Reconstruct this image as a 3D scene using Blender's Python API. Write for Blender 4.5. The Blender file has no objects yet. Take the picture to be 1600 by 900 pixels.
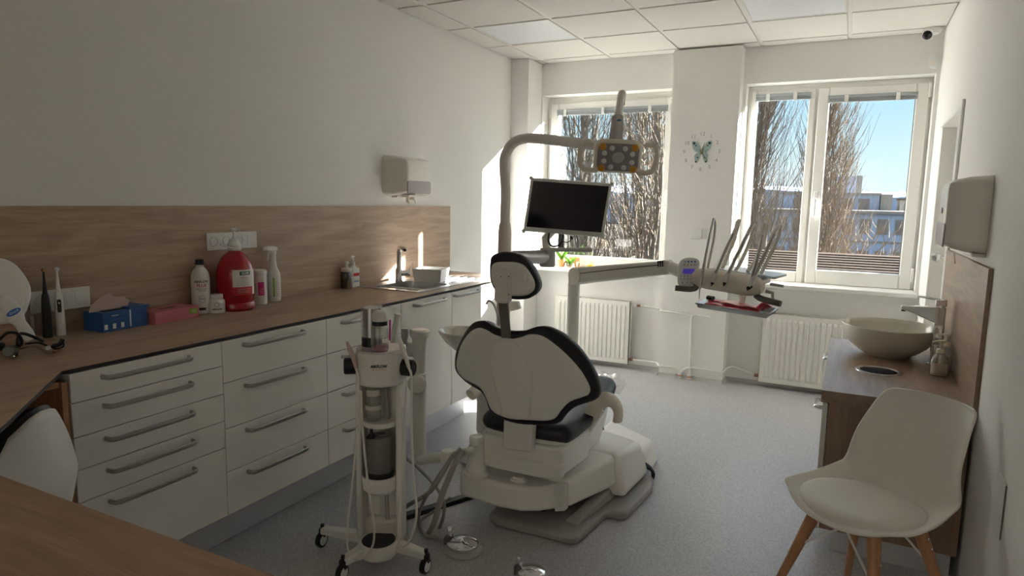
# Dental treatment room: one script, metres, window wall at +Y, cabinets along X = 0.
SUN_E, SKY_S, EXPO, FILL_LAMP_W = 55.0, .95, .35, 27.0
import bpy, bmesh, math, random
from mathutils import Vector, Matrix
from mathutils.geometry import delaunay_2d_cdt
sc = bpy.context.scene
COL = sc.collection
PI = math.pi
random.seed(4)

# ------------------------------------------------------------------ mesh helpers
class MB:
    """Collects shapes; build() links them as one mesh object."""
    def __init__(s):
        s.v = []; s.f = []; s.m = []; s.cur = 0
    def add(s, vs, fs):
        b = len(s.v)
        s.v += [tuple(p) for p in vs]
        s.f += [tuple(i + b for i in f) for f in fs]
        s.m += [s.cur] * len(fs)
        return s
    def box(s, x0, x1, y0, y1, z0, z1):
        return s.hexa([(x0,y0,z0),(x1,y0,z0),(x1,y1,z0),(x0,y1,z0),(x0,y0,z1),(x1,y0,z1),(x1,y1,z1),(x0,y1,z1)])
    def hexa(s, p):
        return s.add(p, [(3,2,1,0),(4,5,6,7),(0,1,5,4),(1,2,6,5),(2,3,7,6),(3,0,4,7)])
    def obox(s, c, hx, hy, hz, ax=(1,0,0), ay=(0,1,0), az=(0,0,1)):
        c, ax, ay, az = Vector(c), Vector(ax), Vector(ay), Vector(az)
        P = []
        for k in (-1, 1):
            for i, j in ((-1,-1),(1,-1),(1,1),(-1,1)):
                P.append(c + ax*hx*i + ay*hy*j + az*hz*k)
        return s.hexa(P)
    def prism(s, poly, fn, h0, h1):
        """poly of (a,b); fn(a,b,h) -> xyz"""
        n = len(poly)
        vs = [fn(a, b, h0) for a, b in poly] + [fn(a, b, h1) for a, b in poly]
        fs = [tuple(range(n-1, -1, -1)), tuple(range(n, 2*n))]
        fs += [(i, (i+1) % n, n+(i+1) % n, n+i) for i in range(n)]
        return s.add(vs, fs)
    def lathe(s, prof, c=(0,0,0), axis=(0,0,1), n=28, sx=1.0, sy=1.0, caps=True):
        ax = Vector(axis).normalized()
        t = Vector((1,0,0)) if abs(ax.x) < .8 else Vector((0,1,0))
        u = (t - ax*t.dot(ax)).normalized(); w = ax.cross(u); c = Vector(c)
        vs = []; fs = []
        for r, z in prof:
            for k in range(n):
                a = 2*PI*k/n
                vs.append(c + ax*z + u*(r*sx*math.cos(a)) + w*(r*sy*math.sin(a)))
        for i in range(len(prof)-1):
            for k in range(n):
                k2 = (k+1) % n
                fs.append((i*n+k, i*n+k2, (i+1)*n+k2, (i+1)*n+k))
        if caps and prof[0][0] > 1e-6: fs.append(tuple(range(n-1, -1, -1)))
        if caps and prof[-1][0] > 1e-6: fs.append(tuple((len(prof)-1)*n + k for k in range(n)))
        return s.add(vs, fs)
    def tube(s, pts, r, n=8, closed=False, flat=1.0, up=None):
        P = [Vector(p) for p in pts]; N = len(P)
        rs = r if isinstance(r, (list, tuple)) else [r]*N
        T = []
        for i in range(N):
            a = P[i-1] if (i > 0 or closed) else P[i]
            b = P[(i+1) % N] if (i < N-1 or closed) else P[i]
            d = b - a
            T.append(d.normalized() if d.length > 1e-9 else Vector((0,0,1)))
        if up is None:
            u = Vector((0,0,1)) if abs(T[0].z) < .9 else Vector((1,0,0))
        else: u = Vector(up)
        vs = []; fs = []
        for i in range(N):
            u = u - T[i]*u.dot(T[i])
            if u.length < 1e-6: u = T[i].orthogonal()
            u.normalize(); w = T[i].cross(u)
            for k in range(n):
                a = 2*PI*k/n
                vs.append(P[i] + u*(rs[i]*math.cos(a)) + w*(rs[i]*flat*math.sin(a)))
        m = N if closed else N-1
        for i in range(m):
            j = (i+1) % N
            for k in range(n):
                k2 = (k+1) % n
                fs.append((i*n+k, i*n+k2, j*n+k2, j*n+k))
        if not closed:
            fs.append(tuple(range(n-1, -1, -1))); fs.append(tuple((N-1)*n+k for k in range(n)))
        return s.add(vs, fs)
    def surf(s, fn, nu, nv):
        vs = [fn(i/nu, j/nv) for j in range(nv+1) for i in range(nu+1)]
        fs = [(j*(nu+1)+i, j*(nu+1)+i+1, (j+1)*(nu+1)+i+1, (j+1)*(nu+1)+i) for j in range(nv) for i in range(nu)]
        return s.add(vs, fs)
    def pad(s, outline, fn, hf, hb, R, step=.02):
        """puffed plate over a closed outline of (a,b); heights -hb..hf, rounded over R at the rim"""
        O = [Vector(p[:2]) for p in outline]
        ring = []
        for i in range(len(O)):
            a, b = O[i], O[(i+1) % len(O)]
            k = max(1, int((b-a).length/step))
            ring += [a.lerp(b, j/k) for j in range(k)]
        n = len(ring)
        def dist(p):
            d = 9e9
            for i in range(n):
                a = ring[i]; b = ring[(i+1) % n]; ab = b-a
                t = max(0, min(1, (p-a).dot(ab)/max(ab.length_squared, 1e-12)))
                d = min(d, (p-a-ab*t).length)
            return d
        def inside(p):
            c = False
            for i in range(n):
                a = ring[i]; b = ring[i-1]
                if (a.y > p.y) != (b.y > p.y) and p.x < (b.x-a.x)*(p.y-a.y)/(b.y-a.y)+a.x: c = not c
            return c
        pts = list(ring)
        # inset rings
        for f_ in (.12, .35, .7):
            for i in range(n):
                a = ring[i-1]; b = ring[(i+1) % n]; t = (b-a)
                if t.length < 1e-9: continue
                nn = Vector((-t.y, t.x)).normalized()
                for sg in (1, -1):
                    p = ring[i] + nn*sg*R*f_
                    if inside(p) and dist(p) > R*f_*.9: pts.append(p); break
        x0 = min(p.x for p in ring); x1 = max(p.x for p in ring); y0 = min(p.y for p in ring); y1 = max(p.y for p in ring)
        gs = max(step*1.3, R*.5)
        y = y0
        while y < y1:
            x = x0
            while x < x1:
                p = Vector((x, y))
                if inside(p) and dist(p) > R*.95: pts.append(p)
                x += gs
            y += gs
        r = delaunay_2d_cdt(pts, [(i, (i+1) % n) for i in range(n)], [], 1, 1e-6)
        V, F = r[0], r[2]
        pr = []
        for p in V:
            d = min(1, dist(p)/R)
            pr.append(math.sqrt(max(0, 1-(1-d)**2)))
        N = len(V)
        vs = [fn(p.x, p.y, hf*q) for p, q in zip(V, pr)] + [fn(p.x, p.y, -hb*q) for p, q in zip(V, pr)]
        fs = [tuple(f) for f in F] + [tuple(i+N for i in reversed(f)) for f in F]
        # rim verts coincide: merged in build
        s.merge = True
        return s.add(vs, fs)
    def build(s, name, mats, parent=None, world=True, bevel=0, seg=2, subd=0, solid=0, ang=38, flat=False):
        me = bpy.data.meshes.new(name)
        me.from_pydata(s.v, [], s.f)
        bm = bmesh.new(); bm.from_mesh(me)
        if getattr(s, 'merge', False): bmesh.ops.remove_doubles(bm, verts=bm.verts, dist=1e-5)
        bmesh.ops.recalc_face_normals(bm, faces=bm.faces)
        bm.to_mesh(me); bm.free()
        mats = mats if isinstance(mats, (list, tuple)) else [mats]
        for m in mats: me.materials.append(m)
        if len(mats) > 1 and not getattr(s, 'merge', False):
            for p, i in zip(me.polygons, s.m): p.material_index = i
        o = bpy.data.objects.new(name, me); COL.objects.link(o)
        if parent is not None:
            o.parent = parent
            if world:
                r = parent
                while r.parent is not None: r = r.parent
                me.transform(Matrix.Translation(-r.location))
        elif world:
            xs = [v.co for v in me.vertices]
            c = Vector(((min(p.x for p in xs)+max(p.x for p in xs))/2, (min(p.y for p in xs)+max(p.y for p in xs))/2, min(p.z for p in xs)))
            me.transform(Matrix.Translation(-c)); o.location = c
        if not flat:
            me.shade_smooth(); me.set_sharp_from_angle(angle=math.radians(ang))
        if solid:
            md = o.modifiers.new('solid', 'SOLIDIFY'); md.thickness = solid; md.offset = 0
        if bevel:
            md = o.modifiers.new('bevel', 'BEVEL'); md.width = bevel; md.segments = seg; md.limit_method = 'ANGLE'; md.angle_limit = math.radians(40)
            md.harden_normals = False
        if subd:
            md = o.modifiers.new('sub', 'SUBSURF'); md.levels = subd; md.render_levels = subd
        return o

def T(name, label, cat, loc=(0,0,0), group=None, rot=0):
    o = bpy.data.objects.new(name, None); COL.objects.link(o)
    o.location = loc; o.rotation_euler = (0,0,rot); o.empty_display_size = .05
    return tag(o, label, cat, group)
def tag(o, label, cat, group=None):
    o['label'] = label; o['category'] = cat
    if group: o['group'] = group
    return o
def struct(o):
    o['kind'] = 'structure'; return o
def copy_tree(o, parent=None):
    c = o.copy(); COL.objects.link(c)
    if parent is not None: c.parent = parent
    for ch in list(o.children): copy_tree(ch, c)
    return c
def spl(pts, k=6, closed=False):
    """Catmull-Rom through pts"""
    P = [Vector(p) for p in pts]; n = len(P); out = []
    for i in range(n if closed else n-1):
        p1, p2 = P[i], P[(i+1) % n]
        p0 = P[i-1] if (i > 0 or closed) else p1*2-p2
        p3 = P[(i+2) % n] if (i+2 < n or closed) else p2*2-p1
        for j in range(k):
            t = j/k
            out.append(.5*((2*p1)+(p2-p0)*t+(2*p0-5*p1+4*p2-p3)*t*t+(3*p1-p0-3*p2+p3)*t**3))
    if not closed: out.append(P[-1])
    return out
def rrect(w, h, r, n=5, cx=0, cy=0):
    out = []
    for sx, sy, a0 in ((1,1,0),(-1,1,PI/2),(-1,-1,PI),(1,-1,1.5*PI)):
        for k in range(n+1):
            a = a0 + PI/2*k/n
            out.append((cx+sx*(w/2-r)+r*math.cos(a), cy+sy*(h/2-r)+r*math.sin(a)))
    return out
def lettering(txt, size, o, right, up, m, parent=None, name='lettering', bold=0, cyl=0, world=True, align='CENTER', depth=.0004):
    """flat letters; cyl = radius of the bottle they wrap around"""
    cu = bpy.data.curves.new(name, 'FONT'); cu.body = txt; cu.size = size; cu.align_x = align; cu.align_y = 'CENTER'
    cu.offset = bold; cu.resolution_u = 3
    tmp = bpy.data.objects.new('tmp', cu)
    me = bpy.data.meshes.new_from_object(tmp)
    bpy.data.objects.remove(tmp); bpy.data.curves.remove(cu)
    o, right, up = Vector(o), Vector(right).normalized(), Vector(up).normalized()
    nrm = right.cross(up)
    mb = MB(); vs = []
    for v in me.vertices:
        x, y = v.co.x, v.co.y
        if cyl:
            a = x/cyl
            vs.append(o + right*(cyl*math.sin(a)) + nrm*(cyl*math.cos(a)-cyl+depth) + up*y)
        else: vs.append(o + right*x + up*y + nrm*depth)
    mb.add(vs, [tuple(p.vertices) for p in me.polygons])
    bpy.data.meshes.remove(me)
    return mb.build(name, m, parent, world=world, flat=True)

# ------------------------------------------------------------------ materials
def nt(name):
    m = bpy.data.materials.new(name); m.use_nodes = True
    n = m.node_tree.nodes; l = m.node_tree.links
    return m, n, l, n['Principled BSDF']
def mat(name, col, rough=.5, metal=0.0, coat=0.0, trans=0.0, ior=1.45, var=.05, scale=30, spec=.5, bump=0, emit=0):
    m, n, l, b = nt(name)
    tc = n.new('ShaderNodeTexCoord'); nz = n.new('ShaderNodeTexNoise'); nz.inputs['Scale'].default_value = scale; nz.inputs['Detail'].default_value = 3
    l.new(tc.outputs['Object'], nz.inputs['Vector'])
    rp = n.new('ShaderNodeMapRange'); rp.inputs['To Min'].default_value = 1-var; rp.inputs['To Max'].default_value = 1+var
    l.new(nz.outputs['Fac'], rp.inputs['Value'])
    mx = n.new('ShaderNodeVectorMath'); mx.operation = 'SCALE'; mx.inputs[0].default_value = col[:3]
    l.new(rp.outputs['Result'], mx.inputs['Scale']); l.new(mx.outputs['Vector'], b.inputs['Base Color'])
    b.inputs['Roughness'].default_value = rough; b.inputs['Metallic'].default_value = metal
    b.inputs['Coat Weight'].default_value = coat; b.inputs['Coat Roughness'].default_value = .08
    b.inputs['Transmission Weight'].default_value = trans; b.inputs['IOR'].default_value = ior
    b.inputs['Specular IOR Level'].default_value = spec
    if bump:
        bp = n.new('ShaderNodeBump'); bp.inputs['Strength'].default_value = bump; bp.inputs['Distance'].default_value = .002
        l.new(nz.outputs['Fac'], bp.inputs['Height']); l.new(bp.outputs['Normal'], b.inputs['Normal'])
    if emit:
        b.inputs['Emission Color'].default_value = (*col[:3], 1); b.inputs['Emission Strength'].default_value = emit
    return m
def wood(name, axis, c0=(.26,.175,.115), c1=(.56,.41,.29), rough=.42, s=1.0):
    m, n, l, b = nt(name)
    tc = n.new('ShaderNodeTexCoord')
    def mapped(along, across):
        mp = n.new('ShaderNodeMapping'); sc_ = [across*s]*3; sc_[axis] = along*s
        mp.inputs['Scale'].default_value = sc_; l.new(tc.outputs['Object'], mp.inputs['Vector']); return mp
    a = mapped(.9, 9); nz = n.new('ShaderNodeTexNoise'); nz.inputs['Scale'].default_value = 1.6; nz.inputs['Detail'].default_value = 7; nz.inputs['Roughness'].default_value = .62; nz.inputs['Distortion'].default_value = 1.1
    l.new(a.outputs['Vector'], nz.inputs['Vector'])
    c = mapped(7, 260); n2 = n.new('ShaderNodeTexNoise'); n2.inputs['Scale'].default_value = 1.0; n2.inputs['Detail'].default_value = 3
    l.new(c.outputs['Vector'], n2.inputs['Vector'])
    mx = n.new('ShaderNodeMix'); mx.data_type = 'FLOAT'; mx.inputs['Factor'].default_value = .3
    l.new(nz.outputs['Fac'], mx.inputs['A']); l.new(n2.outputs['Fac'], mx.inputs['B'])
    cr = n.new('ShaderNodeValToRGB'); cr.color_ramp.elements[0].position = .3; cr.color_ramp.elements[1].position = .68
    cr.color_ramp.elements[0].color = (*c0, 1); cr.color_ramp.elements[1].color = (*c1, 1)
    l.new(mx.outputs['Result'], cr.inputs['Fac']); l.new(cr.outputs['Color'], b.inputs['Base Color'])
    bp = n.new('ShaderNodeBump'); bp.inputs['Strength'].default_value = .12; bp.inputs['Distance'].default_value = .001
    l.new(n2.outputs['Fac'], bp.inputs['Height']); l.new(bp.outputs['Normal'], b.inputs['Normal'])
    b.inputs['Roughness'].default_value = rough
    return m
def speckle(name, base, dark, light, scale, rough, bump=0):
    m, n, l, b = nt(name)
    tc = n.new('ShaderNodeTexCoord'); nz = n.new('ShaderNodeTexNoise'); nz.inputs['Scale'].default_value = scale; nz.inputs['Detail'].default_value = 4; nz.inputs['Roughness'].default_value = .75
    l.new(tc.outputs['Object'], nz.inputs['Vector'])
    cr = n.new('ShaderNodeValToRGB'); e = cr.color_ramp.elements
    e[0].position = .34; e[0].color = (*dark, 1); e[1].position = .68; e[1].color = (*light, 1)
    q = e.new(.5); q.color = (*base, 1)
    l.new(nz.outputs['Fac'], cr.inputs['Fac']); l.new(cr.outputs['Color'], b.inputs['Base Color'])
    b.inputs['Roughness'].default_value = rough
    if bump:
        bp = n.new('ShaderNodeBump'); bp.inputs['Strength'].default_value = bump; bp.inputs['Distance'].default_value = .002
        l.new(nz.outputs['Fac'], bp.inputs['Height']); l.new(bp.outputs['Normal'], b.inputs['Normal'])
    return m
def clear(name, tint=(1,1,1), refl=.06, rough=.02, haze=0.0):
    """thin clear sheet: lets light pass straight through, mirrors a little at glancing angles"""
    m = bpy.data.materials.new(name); m.use_nodes = True
    n = m.node_tree.nodes; l = m.node_tree.links; n.remove(n['Principled BSDF'])
    tr = n.new('ShaderNodeBsdfTransparent'); tr.inputs['Color'].default_value = (*tint, 1)
    gl = n.new('ShaderNodeBsdfGlossy'); gl.inputs['Roughness'].default_value = rough
    fr = n.new('ShaderNodeLayerWeight'); fr.inputs['Blend'].default_value = .25
    mr = n.new('ShaderNodeMapRange'); mr.inputs['To Min'].default_value = refl; mr.inputs['To Max'].default_value = .55
    l.new(fr.outputs['Facing'], mr.inputs['Value'])
    mx = n.new('ShaderNodeMixShader'); l.new(mr.outputs['Result'], mx.inputs['Fac']); l.new(tr.outputs['BSDF'], mx.inputs[1]); l.new(gl.outputs['BSDF'], mx.inputs[2])
    out = mx
    if haze:
        df = n.new('ShaderNodeBsdfDiffuse'); df.inputs['Color'].default_value = (.8,.8,.8,1)
        nz = n.new('ShaderNodeTexNoise'); nz.inputs['Scale'].default_value = 25
        mm = n.new('ShaderNodeMath'); mm.operation = 'MULTIPLY'; mm.inputs[1].default_value = haze*2; l.new(nz.outputs['Fac'], mm.inputs[0])
        m2 = n.new('ShaderNodeMixShader'); l.new(mm.outputs['Value'], m2.inputs['Fac']); l.new(mx.outputs['Shader'], m2.inputs[1]); l.new(df.outputs['BSDF'], m2.inputs[2]); out = m2
    l.new(out.outputs['Shader'], n['Material Output'].inputs['Surface'])
    return m
M = {}
M['wall'] = mat('painted_wall', (.80,.79,.765), .9, var=.03, scale=60, bump=.12)
M['ceil'] = speckle('ceiling_tile', (.70,.68,.645), (.58,.56,.53), (.74,.72,.685), 140, .95, .15)
M['grid'] = mat('ceiling_bar', (.68,.67,.64), .5)
M['led'] = mat('light_diffuser', (.70,.72,.76), .3)
M['floor'] = speckle('vinyl_floor', (.47,.47,.485), (.33,.33,.345), (.61,.62,.64), 130, .38)
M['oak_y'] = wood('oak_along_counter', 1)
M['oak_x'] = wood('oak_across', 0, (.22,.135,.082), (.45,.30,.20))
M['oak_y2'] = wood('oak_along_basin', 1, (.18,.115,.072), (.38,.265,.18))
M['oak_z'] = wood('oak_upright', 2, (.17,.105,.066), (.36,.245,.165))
M['edge'] = mat('black_edge', (.02,.02,.022), .4)
M['front'] = mat('gloss_cream_front', (.84,.825,.785), .22, coat=.4, var=.015)
M['carcass'] = mat('carcass_white', (.68,.67,.63), .5)
M['alu'] = mat('brushed_aluminium', (.55,.56,.58), .35, .85)
M['plate'] = mat('floor_plate_grey', (.33,.32,.305), .4, var=.04)
M['plinth'] = mat('plinth_grey', (.62,.63,.66), .38, .35)
M['handle'] = mat('handle_steel', (.42,.41,.40), .32, .9)
M['satin'] = mat('satin_metal', (.70,.70,.69), .35, .4)
M['chrome'] = mat('chrome', (.80,.80,.82), .10, 1.0, var=.02)
M['steel'] = mat('stainless', (.62,.62,.63), .26, 1.0, var=.04, scale=80)
M['white'] = mat('white_plastic', (.78,.78,.76), .35, var=.02)
M['unit'] = mat('unit_white', (.80,.785,.735), .32, coat=.15, var=.02)
M['unit2'] = mat('unit_ivory', (.76,.70,.60), .4, var=.03)
M['unitg'] = mat('unit_base_grey', (.50,.49,.47), .42, var=.04)
M['arm'] = mat('arm_white', (.80,.785,.74), .35, var=.02)
M['black'] = mat('black_plastic', (.015,.015,.016), .4)
M['leather'] = mat('black_upholstery', (.012,.012,.014), .42, var=.2, scale=60, bump=.15)
M['rubber'] = mat('grey_rubber', (.16,.15,.135), .6)
M['hose'] = mat('grey_hose', (.36,.34,.31), .5)
M['hosew'] = mat('pale_hose', (.76,.73,.67), .5)
M['pvc'] = mat('window_frame_white', (.80,.79,.755), .3, var=.015)
M['rad'] = mat('radiator_enamel', (.78,.77,.72), .35, var=.015)
M['glass'] = clear('window_glass', (.97,.985,.98), .04)
M['clear'] = clear('clear_plastic', (.93,.93,.92), .10, .05, .06)
M['clearg'] = clear('clear_glass', (.95,.95,.94), .08, .02)
M['seat'] = mat('chair_shell', (.76,.74,.68), .42, var=.02)
M['seatpad'] = mat('chair_pad', (.74,.72,.655), .5, var=.03, bump=.05)
M['beech'] = wood('beech_leg', 2, (.36,.17,.075), (.56,.30,.15), .4, 2)
M['ceramic'] = mat('basin_ceramic', (.72,.69,.61), .18, coat=.3, var=.02)
M['screen'] = mat('screen_black', (.006,.005,.008), .12)
M['bezel'] = mat('monitor_bezel', (.58,.60,.57), .45)
M['blue'] = mat('blue_card', (.025,.10,.30), .5, var=.25, scale=40)
M['pink'] = mat('pink_card', (.55,.16,.19), .5, var=.1)
M['pinkpaper'] = mat('pale_pink_paper', (.56,.42,.40), .8)
M['green'] = mat('green_label', (.28,.50,.06), .5)
M['greend'] = mat('dark_green', (.03,.13,.07), .5)
M['red'] = mat('red_ink', (.55,.02,.03), .5)
M['redliq'] = mat('red_liquid', (.55,.004,.02), .12, trans=.35, coat=.5, var=.1, scale=6)
M['magenta'] = mat('magenta_label', (.62,.02,.20), .5)
M['ink'] = mat('black_ink', (.02,.02,.025), .6)
M['amber'] = mat('amber_lens', (.62,.30,.03), .3)
M['lens'] = mat('lamp_lens', (.72,.71,.70), .2, var=.1, scale=60)
M['lensd'] = mat('lamp_lens_dark', (.50,.48,.47), .25)
M['lampface'] = mat('lamp_face', (.27,.25,.27), .35)
M['bluelcd'] = mat('blue_lcd', (.09,.06,.42), .3, emit=.25)
M['blueled'] = mat('blue_mark', (.05,.16,.50), .4)
M['bluetop'] = mat('pale_blue_white', (.62,.68,.74), .35)
M['packred'] = mat('red_pack', (.62,.05,.07), .35, var=.2)
M['packpink'] = mat('salmon_pack', (.72,.30,.24), .45, var=.12)
M['yellow'] = mat('yellow_liquid', (.85,.50,.01), .2)
M['leaf'] = mat('leaf_green', (.22,.42,.07), .5, var=.3)
M['terra'] = mat('terracotta', (.55,.26,.10), .7)
M['copper'] = mat('valve_brown', (.32,.18,.11), .4, .5)
M['paper'] = mat('towel_paper', (.62,.53,.44), .9)
M['smoke'] = mat('smoky_plastic', (.42,.37,.40), .25, coat=.3)
M['disp'] = mat('dispenser_plastic', (.80,.765,.70), .3, coat=.4, var=.02)
M['blind'] = mat('blind_slats', (.36,.39,.40), .5)
M['teal'] = mat('butterfly_teal', (.34,.46,.46), .5, var=.4, scale=120)
M['olive'] = mat('clock_hand', (.22,.20,.06), .5)
M['digit'] = mat('clock_digit', (.34,.33,.30), .6)
M['amberg'] = clear('amber_glass', (.55,.45,.33), .10, .04, .03)
M['pinkstick'] = mat('magenta_stick', (.62,.05,.35), .4)
M['bark'] = mat('bark', (.15,.125,.10), .9, var=.3, scale=3, spec=.1)
M['barkl'] = mat('bark_pale', (.19,.15,.11), .9, var=.35, scale=3, spec=.1)
M['bwall'] = mat('facade_render', (.30,.35,.43), .9, var=.04, scale=.5, spec=.1)
M['bwhite'] = mat('facade_white', (.22,.20,.17), .9, scale=.5, spec=.1)
M['bglass'] = mat('far_pane', (.16,.13,.12), .2, var=.4, scale=.6)
M['rooft'] = mat('roof_tiles', (.075,.055,.042), .95, var=.45, scale=6, spec=.05)
M['soil'] = mat('winter_ground', (.07,.06,.045), .95, var=.3, scale=.4)
M['grassg'] = mat('lawn', (.12,.15,.06), .95, var=.3, scale=.6)

# ------------------------------------------------------------------ camera, sun, sky
cam = bpy.data.cameras.new('camera'); cam.sensor_width = 36; cam.lens = 1042.346/1600*36; cam.clip_start = .02; cam.clip_end = 2000
co = bpy.data.objects.new('camera', cam); COL.objects.link(co); sc.camera = co
pi_, ro_, ya_ = .131394746, .0191785209, .465787528
F_ = Vector((-math.sin(ya_)*math.cos(pi_), math.cos(ya_)*math.cos(pi_), -math.sin(pi_)))
R_ = Vector((math.cos(ya_), math.sin(ya_), 0)); U_v = R_.cross(F_)
R2_ = R_*math.cos(ro_) + U_v*math.sin(ro_); U2_ = U_v*math.cos(ro_) - R_*math.sin(ro_)
mw = Matrix.Identity(4)
for i, a in enumerate((R2_, U2_, -F_)):
    for k in range(3): mw[k][i] = a[k]
mw.translation = Vector((2.73763, 0, 1.45006)); co.matrix_world = mw

sun_dir = Vector((-1.25, -1.0, -.585)).normalized()
sl = bpy.data.lights.new('sun', 'SUN'); sl.energy = SUN_E; sl.angle = math.radians(.6); sl.color = (1, .955, .90)
so = bpy.data.objects.new('sun', sl); COL.objects.link(so); so.rotation_euler = sun_dir.to_track_quat('-Z', 'Y').to_euler(); so.location = (20, 30, 20)
w = bpy.data.worlds.new('world'); sc.world = w; w.use_nodes = True
bg = w.node_tree.nodes['Background']; wn, wl = w.node_tree.nodes, w.node_tree.links
# winter sky by height: pale horizon, blue overhead, unseen band between brightened as fill
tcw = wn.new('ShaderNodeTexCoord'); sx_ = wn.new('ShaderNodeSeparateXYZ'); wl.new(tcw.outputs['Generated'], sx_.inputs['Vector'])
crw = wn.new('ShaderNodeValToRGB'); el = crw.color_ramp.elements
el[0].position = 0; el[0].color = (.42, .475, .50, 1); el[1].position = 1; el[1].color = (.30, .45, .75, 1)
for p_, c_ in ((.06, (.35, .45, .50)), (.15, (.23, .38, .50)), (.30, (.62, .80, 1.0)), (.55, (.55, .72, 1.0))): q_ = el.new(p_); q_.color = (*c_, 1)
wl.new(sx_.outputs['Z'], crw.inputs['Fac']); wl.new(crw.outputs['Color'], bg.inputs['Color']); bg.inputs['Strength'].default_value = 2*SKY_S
vs_ = sc.view_settings; vs_.view_transform = 'Standard'; vs_.look = 'None'; vs_.gamma = 1; vs_.use_curve_mapping = False; vs_.exposure = EXPO
sc.cycles.max_bounces = 14; sc.cycles.diffuse_bounces = 8; sc.cycles.glossy_bounces = 5; sc.cycles.transparent_max_bounces = 24
sc.cycles.sample_clamp_indirect = 12; sc.cycles.use_denoising = True

# ------------------------------------------------------------------ room shell
XR, YB, H, YF = 3.2185, 5.64, 2.6626, -1.6
def S(name, mb, m, **k): return struct(mb.build(name, m, **k))
S('floor', MB().box(-.25, XR+.35, YF-.2, YB+.35, -.12, 0), M['floor'])
S('wall_left', MB().box(-.25, 0, YF-.2, YB+.35, 0, H+.15), M['wall'])
S('wall_front', MB().box(0, 1.1, YF-.2, YF, 0, H+.15).box(3.15, XR, YF-.2, YF, 0, H+.15).box(1.1, 3.15, YF-.2, YF, 2.25, H+.15), M['wall'])
# unseen corridor, doorway and lamp, added to brighten the near end of the room
S('floor_added_corridor', MB().box(-.25, XR+.35, YF-2.6, YF-.2, -.12, 0), M['floor'])
S('ceiling_added_corridor', MB().box(-.25, XR+.35, YF-2.6, YF-.2, H, H+.12), M['ceil'])
S('wall_added_corridor', MB().box(-.25, XR+.35, YF-2.6, YF-2.4, 0, H).box(-.25, -.05, YF-2.4, YF-.2, 0, H).box(XR+.2, XR+.35, YF-2.4, YF-.2, 0, H), M['wall'])
cl_ = bpy.data.lights.new('added_fill_lamp', 'AREA'); cl_.shape = 'RECTANGLE'; cl_.size = 2.4; cl_.size_y = .6; cl_.energy = FILL_LAMP_W; cl_.color = (1, .90, .76)  # area lamp added out of view as fill light
cl_o = bpy.data.objects.new('added_fill_lamp', cl_); COL.objects.link(cl_o); cl_o.location = (2.0, YF-1.2, H-.03)
DY0, DY1, DZ = 4.27, 5.12, 1.98          # doorway in the right wall
wr = MB().box(XR, XR+.25, YF-.2, DY0, 0, H+.15).box(XR, XR+.25, DY1, YB+.35, 0, H+.15).box(XR, XR+.25, DY0, DY1, DZ, H+.15)
S('wall_right', wr, M['wall'])
# window wall with two openings
W1 = (.175, 1.40, .835, 2.385); W2 = (1.93, 3.195, .835, 2.385)
wb = MB()
for x0, x1 in ((0, W1[0]), (W1[1], W2[0]), (W2[1], XR)): wb.box(x0, x1, YB, YB+.35, 0, H+.15)
for q in (W1, W2):
    wb.box(q[0], q[1], YB, YB+.35, 0, q[2]); wb.box(q[0], q[1], YB, YB+.35, q[3], H+.15)
S('wall_back', wb, M['wall'])
S('wall_pillar', MB().box(1.385, 1.905, 5.486, YB-.001, 0, H-.012), M['wall'])
S('wall_column', MB().box(.001, .165, 5.36, YB-.001, 0, H-.004), M['wall'])
# suspended ceiling: slabs laid in a grid of bars
gx0, gy0, gp = .218, 4.889, .6035
xs = [gx0 + gp*k for k in range(-1, 6)]; ys = [gy0 + .6*k for k in range(-11, 3)]
ct = MB(); panels = []
for i in range(len(xs)-1):
    for j in range(len(ys)-1):
        x0, x1 = max(xs[i]+.014, .006), min(xs[i+1]-.014, XR-.006)
        y0, y1 = max(ys[j]+.014, YF+.006), min(ys[j+1]-.014, YB-.006)
        if x1-x0 < .02 or y1-y0 < .02: continue
        if (i, j) in ((1, 10), (4, 10), (1, 6), (4, 6), (1, 2), (4, 2)): panels.append((x0, x1, y0, y1)); continue
        ct.box(x0, x1, y0, y1, H, H+.018)
S('ceiling', ct, M['ceil'], bevel=.002, seg=1)
gb = MB()
for x in xs[1:]: gb.box(x-.0135, x+.0135, YF, YB, H+.007, H+.02)
for y in ys[1:]: gb.box(0, XR, y-.010, y+.0135, H+.0075, H+.02)
gb.box(.001, .02, YF, YB, H+.012, H+.02).box(XR-.02, XR-.001, YF, YB, H+.012, H+.02)
S('trim_1', gb, M['grid'])
S('ceiling_void', MB().box(0, XR, YF, YB, H+.03, H+.12), M['edge'])
lab_p = {(1, 10): 'flat square light panel in the ceiling near the corner of left wall and column', (4, 10): 'flat square light panel in the ceiling in front of the twin window'}
for n_, (x0, x1, y0, y1) in enumerate(panels):
    lab = ['square ceiling light panel above the far end of the sink worktop', 'square ceiling light panel above the middle of the drawer cabinets', 'square ceiling light panel over the corner of the worktop',
           'square ceiling light panel nearest the twin window', 'square ceiling light panel above the visitor chair', 'square ceiling light panel above the camera end of the wall on the right'][[2,1,0,5,4,3][n_]]
    t = T('ceiling_light_panel', lab, 'ceiling light', ((x0+x1)/2, (y0+y1)/2, H), 'square ceiling light panels')
    MB().box(x0+.012, x1-.012, y0+.012, y1-.012, H+.001, H+.012).build('diffuser', M['led'], t)
    f = MB()
    for a in ((x0, x1, y0, y0+.012), (x0, x1, y1-.012, y1), (x0, x0+.012, y0+.012, y1-.012), (x1-.012, x1, y0+.012, y1-.012)): f.box(*a, H-.001, H+.012)
    f.build('frame', M['grid'], t)
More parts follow.
